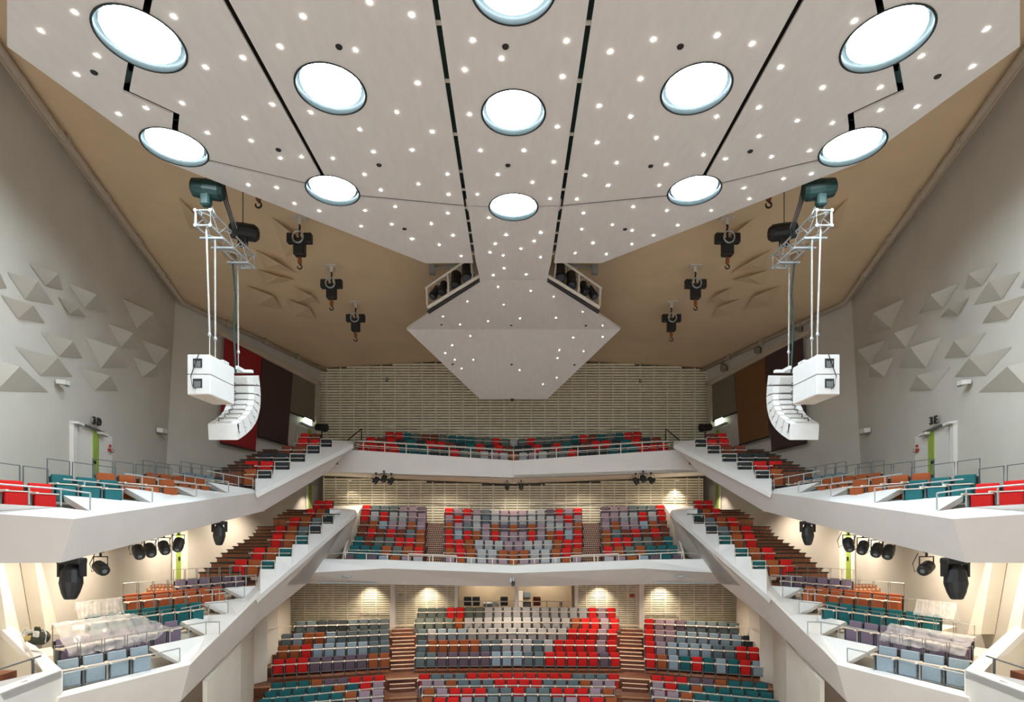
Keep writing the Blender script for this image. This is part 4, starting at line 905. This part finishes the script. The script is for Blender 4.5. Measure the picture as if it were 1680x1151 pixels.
for s in (1, -1):
    sd = SIDE(s)
    for nm, rows, steps, stairs, ox, sc in (('lower', LOW, LST, LSTA, (320, 800), 6.0), ('upper', UPR, UST, USTA, (280, 680), 5.6)):
        ft = struct('floor', S(s, H(-11, 20, -3 if nm == 'lower' else 1)), f'terraces of the {sd} {nm} side tier')
        for j, (cols, a, b) in enumerate(rows):
            if nm == 'upper' and j == 4: cols = cols
            pa, pb = P(*a), P(*b)
            if s < 0: pa, pb = S(-1, pb), S(-1, pa); cols = cols[::-1]
            row(cols, [pa, pb], f'{TERR[j]}, {sd} {nm} side tier', 'wall' if s > 0 else 'wall_r')
            d = (pb-pa).normalized(); n_ = Vector((d.y, -d.x, 0)).normalized(); dh = Vector((d.x, d.y, 0)).normalized()
            ext0, ext1 = (1.2, 0.15) if s > 0 else (0.15, 1.2)
            if nm == 'lower' and j < 2: ext0, ext1 = (0.2, 0.1) if s > 0 else (0.1, 0.2)
            q0, q1 = pa-d*ext0-UP*TOPH, pb+d*ext1-UP*TOPH
            fo, th = (0.22, 0.2) if j == 0 else (0.55, 0.45)
            MB().prism([q0+n_*fo, q1+n_*fo, q1-n_*0.75, q0-n_*0.75], (0, 0, -th)).build('terrace', 'lower', ft)
            # guard frames behind the seats
            g = thing('guard_frames', (pa+pb)/2-n_*0.2-UP*TOPH, f'row of thin steel guard frames behind the {TERR[j].split()[0]} terrace row, {sd} {nm} side tier', 'guard rail', 'guard frames')
            g.name = 'guard_rail'
            pts, pitch = along([pa, pb], len(cols))
            for p, _ in pts:
                u = p-n_*0.13; e = d*pitch*0.44
                MB().tube([u-e-UP*0.25, u-e+UP*0.36, u+e+UP*0.36, u+e-UP*0.25], 0.014 if nm == 'lower' else 0.015, 5).build('frame', 'frame' if nm == 'lower' else 'raildark', g)
            # low rail in front
            pt = (LPATCH if nm == 'lower' else UPATCH)[j]
            k = [P(*q) for q in (pt[:3] if not (nm == 'lower' and j in (0, 4)) else [pt[0], pt[1]])]
            k = [S(s, p+UP*0.02) for p in k]
            up_ = UP*(0.40 if nm == 'lower' else 0.37)
            posts = []
            for a_, b_, n in [(k[i], k[i+1], 3 if i == 0 else 1) for i in range(len(k)-1)]:
                posts += [(a_.lerp(b_, t_/n), a_.lerp(b_, t_/n)+up_) for t_ in range(1, n+1)]
            rail('terrace_rail', f'low steel rail before the {TERR[j].split()[0]} terrace row, {sd} {nm} side tier', [p+up_ for p in k], posts, 0.02, m_='rail', group='terrace rails')
        rt = thing('stepped_rail', S(s, P(*steps[0][2])), f'pale stepped end frames along the stair rows, {sd} {nm} side tier', 'guard rail', 'stepped end rails')
        for j, (cols, a, b) in enumerate(steps):
            pa, pb = P(*a), P(*b)
            if s < 0: pa, pb = S(-1, pb), S(-1, pa); cols = cols[::-1]
            row(cols, [pa, pb], f'{["lowest","second","third","fourth","fifth","sixth","topmost"][j]} stair row, {sd} {nm} side tier', 'wall' if s > 0 else 'wall_r')
            ea, eb = (0.3, 0.02) if s > 0 else (0.02, 0.3)
            MB().prism([Vector((pa.x-ea, pa.y-0.3, pa.z-TOPH)), Vector((pb.x+eb, pb.y-0.3, pb.z-TOPH)), Vector((pb.x+eb, pb.y+0.9, pb.z-TOPH)), Vector((pa.x-ea, pa.y+0.9, pa.z-TOPH))], (0, 0, -0.25)).build('stair_row_floor', 'wood', ft)
            if len(cols) >= 3 and j < 6:
                x1 = b[0]; w1 = (b[0]-a[0])/len(cols); st = (LSTEP if nm == 'lower' else USTEP)
                yb = min((q for q in st), key=lambda q: abs(q[0]-x1+2)+ (0 if q[0] <= x1+3 else 50))[1]; yt = yb-(13.5 if nm == 'lower' else 13)
                zz = b[2]-0.42
                f4 = [S(s, P(x, y, zz)) for x, y in ((x1-w1, yb), (x1-w1, yt), (x1, yt), (x1, yb))]
                MB().tube(f4, 0.022, 5).build('end_frame', 'pale', rt)
        if nm == 'lower':
            for xa, xb, ya, yb, z in ((246, 290, 959.5, 965, 20.9), (240, 292, 965, 972, 20.5)):
                MB().prism([S(s, P(xa, ya, z)), S(s, P(xb, ya, z)), S(s, P(xb, yb, z)), S(s, P(xa, yb, z))], (0, 0.5, 0)).build('stair_step', 'woodstep_lit', ft)
                for k in range(7): MB().box(S(s, P(xa+5+(xb-xa-10)*k/6, ya+1.2, z-0.02)), (0.05, 0.03, 0.04)).build('nosing', 'nosing', ft)
        for i, (x, y) in enumerate(stairs):
            n = len(stairs); px, py = ox[0]+x/sc, ox[1]+y/sc
            if nm == 'lower': z = 22.4+i*0.47
            else: z = 22.6+i*0.62
            a = P(px, py, z); lim = [q for q in (LST if nm == 'lower' else UST)]
            xr = np_interp(py, [(q[1][1]+8, q[1][0]+10) for q in lim])
            b = P(max(xr, px+15), py, z)
            MB().prism([S(s, a), S(s, b), S(s, b-UP*0.55), S(s, a-UP*0.55)], (0, 0.9, 0)).build('stair_step', 'wood' if nm == 'upper' else 'woodstep_lit', ft)
            MB().prism([S(s, a+Vector((-0.04, -0.03, 0.01))), S(s, b+Vector((0, -0.03, 0.01))), S(s, b+Vector((0, 0.1, 0.01))), S(s, a+Vector((-0.04, 0.1, 0.01)))], (0, 0, -0.05)).build('stair_edge', 'black', ft)

# ---- the seats themselves
def seat_parts():
    back = MB().box((0, 0.0, 0.65), (0.448, 0.075, 0.54), Matrix.Rotation(-0.06, 3, 'X'), bevel=0.018)
    pan = MB().box((0, -0.14, 0.465), (0.43, 0.10, 0.41), Matrix.Rotation(0.05, 3, 'X'), bevel=0.018)
    trim = MB().box((0, -0.165, 0.685), (0.50, 0.10, 0.026))
    strip = MB().box((0, -0.125, 0.245), (0.46, 0.09, 0.026))
    arm = MB().box((-0.273, -0.20, 0.685), (0.058, 0.34, 0.045), bevel=0.008)
    ped = MB().box((-0.273, -0.08, 0.34), (0.040, 0.17, 0.64)).box((-0.273, -0.10, 0.02), (0.055, 0.36, 0.04)).box((-0.273, -0.15, 0.16), (0.055, 0.05, 0.26))
    shell = MB().box((0, 0.055, 0.62), (0.535, 0.02, 0.50), Matrix.Rotation(-0.06, 3, 'X'))  # shell widened to fill the seat gaps with painted shade
    return dict(backrest=back, seat_pan=pan, seat_edge=trim, pan_strip=strip, armrest=arm, pedestal=ped, shade_back_shell=shell)
PARTS = {k: v.build(k, 'ply') for k, v in seat_parts().items()}
ME = {k: o.data for k, o in PARTS.items()}
for o in PARTS.values(): bpy.data.objects.remove(o)
MATOF = dict(seat_edge='ply', pan_strip='steel', armrest='ply', pedestal='pedestal', shade_back_shell='shell')
for k, m_ in MATOF.items(): ME[k].materials.clear(); ME[k].materials.append(M[m_])
FME = {}
for c in FAB:
    for k in ('backrest', 'seat_pan'):
        d = ME[k].copy(); d.materials.clear(); d.materials.append(M['fab'+c]); FME[k, c] = d
SEATS.sort(key=lambda q: q[0].y)
NEAR = 312
for i, (p, rz, sx, c, lab) in enumerate(SEATS[:NEAR]):
    e = bpy.data.objects.new('auditorium_seat', None); COL.objects.link(e); e.location = p; e.rotation_euler = (0, 0, rz); e.scale = (sx, 1, 1)
    tag(e, lab, 'seat', 'tip-up seats')
    for k in ('backrest', 'seat_pan', 'armrest', 'pedestal', 'shade_back_shell'):
        o = bpy.data.objects.new(k, FME[k, c] if k in ('backrest', 'seat_pan') else ME[k]); COL.objects.link(o); o.parent = e
        if k == 'seat_pan':
            for k2 in ('seat_edge', 'pan_strip'):
                o2 = bpy.data.objects.new(k2, ME[k2]); COL.objects.link(o2); o2.parent = o
vs, fs, mi = [], [], []; ml = list(FAB); midx = {c: i for i, c in enumerate(ml)}; midx['ply'] = len(ml); midx['steel'] = len(ml)+1; midx['pedestal'] = len(ml)+2; midx['shell'] = len(ml)+3
for p, rz, sx, c, lab in SEATS[NEAR:]:
    mt = Matrix.Translation(p) @ Matrix.Rotation(rz, 4, 'Z') @ Matrix.Diagonal((sx, 1, 1, 1))
    for k, me in ME.items():
        b = len(vs); vs += [tuple(mt @ v.co) for v in me.vertices]
        for f in me.polygons: fs.append([b+i for i in f.vertices]); mi.append(midx[c] if k in ('backrest', 'seat_pan') else midx[MATOF[k]])
me = bpy.data.meshes.new('distant_seating'); me.from_pydata(vs, [], fs)
for c in ml: me.materials.append(M['fab'+c])
for m_ in ('ply', 'steel', 'pedestal', 'shell'): me.materials.append(M[m_])
me.polygons.foreach_set('material_index', mi); me.update()
o = bpy.data.objects.new('distant_seating', me); COL.objects.link(o)
tag(o, 'far rows of mixed colour tip-up seats on the rear balconies and stalls back', 'seating', None, 'stuff')
# ================================================================== SPOTLIGHTS UNDER THE BALCONIES
def par_can(s, px, py, Z, label, sc=1.0, tilt=(0.4, -0.9, -0.8), moving=False, group='balcony spotlights'):
    c = S(s, P(px, py, Z)); d = S(s, Vector(tilt)).normalized()
    t = thing('moving_head_light' if moving else 'stage_spotlight', c, label, 'spotlight', group)
    if moving:
        MB().lathe(c+UP*0.05*sc, d, [(-0.14*sc, 0.10*sc), (-0.02*sc, 0.16*sc), (0.03*sc, 0.20*sc), (0.30*sc, 0.22*sc), (0.50*sc, 0.17*sc), (0.62*sc, 0.12*sc), (0.64*sc, 0.10*sc)], 14).build('lamp_head', 'black', t)
        MB().box(c+UP*0.24*sc, (0.52*sc, 0.26*sc, 0.14*sc), bevel=0.03*sc).build('base', 'black', t)
        for e in (-1, 1): MB().box(c+Vector((0.24*sc*e, 0, 0.08*sc)), (0.05*sc, 0.16*sc, 0.36*sc)).build('yoke_arm', 'black', t)
        MB().tube([c+UP*0.3*sc, c+UP*0.45*sc], 0.03, 6).build('clamp', 'black', t)
        MB().lathe(c+UP*0.05*sc+d*0.63*sc, d, [(0, 0.09*sc), (0.02*sc, 0.07*sc)], 12).build('lens', 'lens', t)
    else:
        MB().lathe(c-d*0.20*sc, d, [(0, 0.08*sc), (0.05*sc, 0.14*sc), (0.30*sc, 0.15*sc), (0.42*sc, 0.13*sc), (0.44*sc, 0.11*sc)], 12).build('lamp_body', 'black', t)
        MB().lathe(c+d*0.235*sc, d, [(0, 0.06*sc), (0.02*sc, 0.045*sc)], 10).build('lens', 'screen', t)
        MB().tube([c+Vector((-0.17*sc, 0, 0)), c+Vector((-0.17*sc, 0, 0.27*sc)), c+Vector((0.17*sc, 0, 0.27*sc)), c+Vector((0.17*sc, 0, 0))], 0.018*sc, 6).build('yoke', 'black', t)
        MB().tube([c+UP*0.27*sc, c+UP*0.40*sc], 0.03*sc, 6).box(c+UP*0.40*sc, (0.12*sc, 0.08*sc, 0.06*sc)).build('clamp', 'black', t)
        MB().tube([c+Vector((-0.17*sc, 0.05, 0.35*sc)), c+Vector((-0.30*sc, 0.05, 0.1*sc)), c+Vector((-0.25*sc, 0.05, -0.1*sc)), c+Vector((-0.10*sc, 0.05, 0.0))], 0.010*sc, 5).build('cable', 'black', t)
for s in (1, -1):
    sd = SIDE(s)
    par_can(s, 118, 938, 12.2, f'large black moving head lamp under the {sd} upper tier', 1.0, (0.10, -0.2, -1), True, 'moving head lamps')
    par_can(s, 165, 931, 13.6, f'black spotlight with a hanging cable beside the large moving head, {sd} upper tier', 1.0, (0.9, -0.6, -0.35))
    for i, (px, py) in enumerate(((227, 904), (246, 901), (269, 897), (293, 892))):
        par_can(s, px, py, 15.3+0.45*i, f'{ORD[i+1]} black spotlight from the wall in the cluster of four, {sd} upper tier', 1.0, (0.6 if i < 3 else 0.2, -0.6, -0.6))
    par_can(s, 360, 868, 18.6, f'smaller black moving head lamp by the wooden stair, {sd} side', 0.88, (0.03, -0.1, -1), True, 'moving head lamps')
    tr = thing('lighting_bar', S(s, P(700, 781, 30.6)), f'thin brown lighting bar under the upper rear balcony, {sd} half', 'bar', 'balcony lighting bars')
    MB().tube([S(s, P(588, 774.5, 30.3)), S(s, P(CX-2, 786, 31.4))], 0.045, 8).build('bar_tube', 'pipe', tr)
    for i, (px, py, tx) in enumerate(((617, 787, -0.4), (630, 784, -0.1), (642, 788, -0.35))):
        par_can(s, px, py, 30.2, f'small black spotlight under the {sd} upper rear balcony, {ORD[i+1]} from the outer end', 0.95, (tx, -0.5, -0.8), False, 'rear bar spotlights')
    par_can(s, 832 if s > 0 else 830, 797.5, 30.9, f'small black spotlight just {sd} of the middle under the upper rear balcony', 0.8, (0, -0.3, -0.9), False, 'rear bar spotlights')
# ---- small recessed downlights that throw warm pools on walls; some only added as fill
def spot_fix(p, target, energy, label, size=70, blend=0.9, col=(1.0, 0.86, 0.68)):
    t = thing('soffit_downlight', p, label, 'downlight', 'soffit downlights')
    MB().lathe(p, (0, 0, -1), [(-0.05, 0.10), (0.0, 0.11), (0.03, 0.09)], 12).build('housing', 'white', t)
    ld = bpy.data.lights.new('downlight_lamp', 'SPOT'); ld.energy = energy; ld.spot_size = math.radians(size); ld.spot_blend = blend; ld.color = col; ld.shadow_soft_size = 0.05
    lo_ = bpy.data.objects.new('downlight_lamp', ld); COL.objects.link(lo_); lo_.parent = t
    lo_.location = (0, 0, -0.08); lo_.rotation_euler = (target-p).to_track_quat('-Z', 'Y').to_euler()
for i, px in enumerate((606, 702, 985, 1086)):
    p = P(px, 962, ZB-0.45); spot_fix(H(p.x, ZB-0.75, -3.52), H(p.x, ZB+0.1, -6.0), SPOT*2.2, f'soffit downlight over the slat wall behind the stalls, {ORD[i+1]} from the left', 95, 1.0)
for s in (1, -1):
    x = S(s, P(574, 800, 33.8)).x
    spot_fix(H(x, 33.75, 2.45), H(x, 34.3, 0.2), SPOT*(2.0 if s < 0 else 0.4), f'soffit downlight over the slat wall of the lower rear balcony, {SIDE(s)} end', 80)
    q = onrw(s, 512, 790, 0.6); spot_fix(q, q-UP*3+S(s, -rn*0.3), SPOT*3.2, f'soffit downlight washing the side wall by the {SIDE(s)} rear door', 70)
    for i, (px, py, z, e) in enumerate(((28, 925, 12.6, 3.2), (150, 900, 16.0, 4.2), (240, 880, 19.0, 6.0), (330, 862, 22.5, 5.5), (430, 842, 25.5, 5.0))):
        q = hit(px, py, NW[0]+nn*2.0, NW[1]) if px < 290 else hit(px, py, RW[0]+rn*1.8, RW[1])
        p = S(s, Vector((q.x, q.y, q.z+0.12)))
        spot_fix(p, p-UP*3+S(s, -nn*1.6), SPOT*e*0.75, f'soffit downlight under the {SIDE(s)} upper tier, {ORD[i+1]} from the stage', 155, 1.0)

for i in range(5):  # both rows added to brighten the zones under the balconies
    x = -8.4+4.2*i; f_ = abs(x)/11.5
    p = H(x, 32.6, 2.28+0.45*f_-0.04); spot_fix(p, p-UP*3, SPOT*2.2, f'added soffit downlight under the upper rear balcony, {ORD[i+1]} from the left', 150, 1.0)
    p = H(x*1.15, 30.2, -3.28); spot_fix(p, p-UP*3, SPOT*5.5, f'added soffit downlight under the lower rear balcony, {ORD[i+1]} from the left', 150, 1.0)

for x in (-1.8, 2.0):  # two lamps added to brighten the dark booth
    p = H(x, ZB+0.9, -3.1); spot_fix(p, p-UP*2+Vector((0, 1.6, 0)), SPOT*2.5, f'added soffit downlight inside the control booth, {"left" if x < 0 else "right"} half', 140, 1.0)

# ================================================================== PLASTIC FILM, BAG, BOOTH
def film(s, ra, rb, u0, u1, label, v=((-0.17, 0.22), (-0.13, 0.385), (-0.02, 0.28), (0.12, 0.08), (0.30, -0.10), (0.52, -0.26), (0.60, -0.46)), name='plastic_sheet', amp=0.08, seed=1):
    pa, pb = P(*ra), P(*rb); d = pb-pa; dn = Vector((d.x, d.y, 0)).normalized(); n_ = Vector((dn.y, -dn.x, 0))
    NU, NV = 46, 28; rnd = random.Random(seed); ph_ = [rnd.uniform(0, 6.28) for _ in range(8)]
    m = MB(); g = []
    for i in range(NU+1):
        r_ = []
        for j in range(NV+1):
            t = j/NV*(len(v)-1); k = min(int(t), len(v)-2); f_ = t-k
            u = u0+(u1-u0)*i/NU
            off = v[k][0]+(v[k+1][0]-v[k][0])*f_; hh = v[k][1]+(v[k+1][1]-v[k][1])*f_
            edge = math.exp(-((u1-u)/(0.16*(u1-u0)))**2) if seed == 1 else 0
            hh = hh*(1-edge*0.75)-0.05*edge
            w_ = amp*(math.sin(9*i/NU*3.1+ph_[0]+3*j/NV)+0.6*math.sin(23*i/NU*3.1+ph_[1]+7*j/NV)+0.5*math.sin(31*j/NV+ph_[2]+9*i/NU)+0.35*math.sin(47*i/NU+ph_[3]-15*j/NV))/2
            w_ *= 0.3+j/NV
            p = pa+d*u+n_*(off+w_)+UP*(hh+0.025+abs(w_)*0.6)
            r_.append(m.bm.verts.new(S(s, p)))
        g.append(r_)
    for i in range(NU):
        for j in range(NV): m.bm.faces.new((g[i][j], g[i+1][j], g[i+1][j+1], g[i][j+1]))
    o = m.build(name, 'film', origin=S(s, pa), smooth=True); tag(o, label, 'plastic sheet', 'dust sheets')
film(1, LOW[1][1], LOW[1][2], 0.0, 0.80, 'crumpled clear plastic dust sheet over the mauve seats, left lower tier', seed=1)
film(1, LOW[2][1], LOW[2][2], -0.06, 0.29, 'clear plastic dust sheet over the teal seats nearest the wall, left lower tier', v=((-0.2, 0.1), (-0.15, 0.38), (-0.09, 0.3), (0.0, 0.05), (0.12, -0.1)), amp=0.025, seed=2)
film(-1, LOW[1][1], LOW[1][2], -0.02, 0.62, 'crumpled clear plastic dust sheet over the mauve seats, right lower tier', v=((-0.10, 0.05), (-0.02, 0.06), (0.08, 0.01), (0.16, -0.15), (0.36, -0.2), (0.44, -0.42)), amp=0.05, seed=3)
film(-1, LOW[2][1], LOW[2][2], -0.10, 0.20, 'clear plastic dust sheet hanging behind the teal seats, right lower tier', v=((-0.35, -0.2), (-0.2, 0.30), (-0.12, 0.36), (0.0, 0.1), (0.15, -0.1)), amp=0.03, seed=4)
# bag
c = P(64, 1042, 13.9)
bg = thing('holdall_bag', c-UP*0.25, 'bulging dark holdall with pale and straw coloured panels at the left lower tier', 'bag')
b = MB(); bmesh.ops.create_icosphere(b.bm, subdivisions=3, radius=1.0)
for v in b.bm.verts:
    k = 1+0.10*math.sin(5*v.co.x+1)+0.08*math.sin(7*v.co.y+2)
    v.co = Vector((v.co.x*0.27*k, v.co.y*0.2*k, max(-0.16, v.co.z*0.19*k)))+c-UP*0.06
b.build('bag_body', 'bagdark', bg, smooth=True)
for nm, mt, dx, dz, sx, sz in (('side_panel', 'bagyellow', -0.10, -0.03, 0.20, 0.13), ('flap', 'bagpale', 0.09, 0.07, 0.15, 0.16), ('flap', 'bagpale', -0.12, 0.12, 0.22, 0.10), ('pocket', 'bagdark', 0.06, 0.17, 0.15, 0.14)):
    MB().box(c+Vector((dx, -0.19 if dz < 0.1 else -0.12, dz)), (sx, 0.07, sz), Matrix.Rotation(0.25*dx*4, 3, 'Y'), bevel=0.025).build(nm, mt, bg)
for e in (-1, 1):
    MB().tube([c+Vector((0.24*e, -0.1, -0.15)), c+Vector((0.30*e, -0.14, 0.06)), c+Vector((0.22*e, -0.12, 0.2)), c+Vector((0.16*e, -0.1, 0.12))], 0.016, 6).build('strap', 'bagpale', bg)
# control booth
def chair(px, label, mt='black'):
    c = P(px, 990, ZB+0.5); c.z = CH-6.0
    t = thing('booth_chair', c, label, 'chair', 'booth chairs')
    MB().box(c+Vector((0, 0.12, 1.12)), (0.46, 0.06, 0.55), bevel=0.03).build('backrest', mt, t)
    MB().box(c+Vector((0, -0.1, 0.62)), (0.46, 0.44, 0.07), bevel=0.02).build('seat', mt, t)
    MB().tube([c+Vector((0, 0, 0.6)), c+Vector((0, 0, 0.08))], 0.035, 8).build('column', 'steel', t)
    for a in range(5): MB().tube([c+Vector((0, 0, 0.1)), c+Vector((0.28*math.cos(a*1.256), 0.28*math.sin(a*1.256), 0.03))], 0.02, 5).build('leg', 'steel', t)
chair(767, 'black chair at the far left of the control booth'); chair(781, 'black office chair in the left half of the control booth'); chair(827, 'black office chair beside the middle booth pillar'); chair(881, 'dark red brown chair in the right half of the control booth', 'fabB')
def boothbox(name, px0, px1, py0, py1, z, mt, label, cat, trim=None, depth=0.3):
    a, b = P(px0, py0, z), P(px1, py1, z); c = (a+b)/2
    t = thing(name, Vector((c.x, c.y, b.z)), label, cat)
    MB().box(c, (b.x-a.x, depth, a.z-b.z), bevel=0.015).build('body', mt, t)
    if trim: MB().box(c+Vector((0, -depth/2-0.005, 0)), ((b.x-a.x)*0.86, 0.02, (a.z-b.z)*0.8)).build('front', trim, t)
    return t
boothbox('mixing_console', 793, 818, 988, 1000, ZB+0.7, 'steel', 'grey mixing console in the left half of the control booth', 'console', 'screen', 0.7)
boothbox('equipment_rack', 858, 871, 987, 1000, ZB+0.6, 'black', 'black equipment rack right of the middle booth pillar', 'rack', 'screen')
boothbox('monitor', 918, 922, 987, 996, ZB+0.6, 'black', 'small black monitor at the right end of the control booth', 'monitor', 'screen', 0.08)
boothbox('notice_board', 859, 871, 970, 980, ZB+2.5, 'steel', 'dark grey notice board on the booth rear wall', 'board', 'screen', 0.06)
boothbox('booth_door', 850.5, 858, 969, 996, ZB+2.4, 'white', 'narrow white door leaf in the booth beside the middle pillar', 'door', None, 0.08)
boothbox('equipment_case', 808, 815, 986, 996, ZB+0.4, 'white', 'small pale equipment case near the middle booth pillar', 'case', 'bagpale', 0.3)
for i, (a, b) in enumerate(((753, 843), (852, 942))):
    rail('booth_rail', f'pale horizontal rail across the {"left" if i == 0 else "right"} booth opening', [P(a, 986, ZB+0.1), P(b, 986.5, ZB+0.1)], [(P(a+(b-a)*k/4, 986, ZB+0.1), P(a+(b-a)*k/4, 998, ZB+0.1)) for k in range(1, 4)], 0.028, m_='pale', group='booth rails')
for i, (x0, x1, y) in enumerate(((590, 640, 1004), (1058, 1110, 1005))):
    rail('wall_rail', f'short pale rail on the slat wall behind the {"left" if i == 0 else "right"} stalls block', [P(x0, y, ZB-0.1), P(x1, y, ZB-0.1)], [(P(x0+(x1-x0)*k/3, y, ZB-0.1), P(x0+(x1-x0)*k/3, y+6, ZB-0.1)) for k in range(4)], 0.025, m_='pale', group='stalls slat wall rails')
for i, (px, mt, lab) in enumerate(((657, 'bagpale', 'small grey'), (1037, 'redbox', 'small red'))):
    boothbox('wall_sign', px-4, px+4, 974.5, 979, ZB-0.06, mt, f'{lab} plate on the slat wall {"left" if i == 0 else "right"} of the control booth', 'sign', None, 0.04)
for i, (px, py) in enumerate(((634.5, 622.5), (1051, 624))):
    boothbox('wall_box', px-1.8, px+1.8, py-3, py+3, 34.9, 'black', f'tiny black box on the upper slat wall, {"left" if i == 0 else "right"} of the diamond', 'box', 'steel', 0.12)
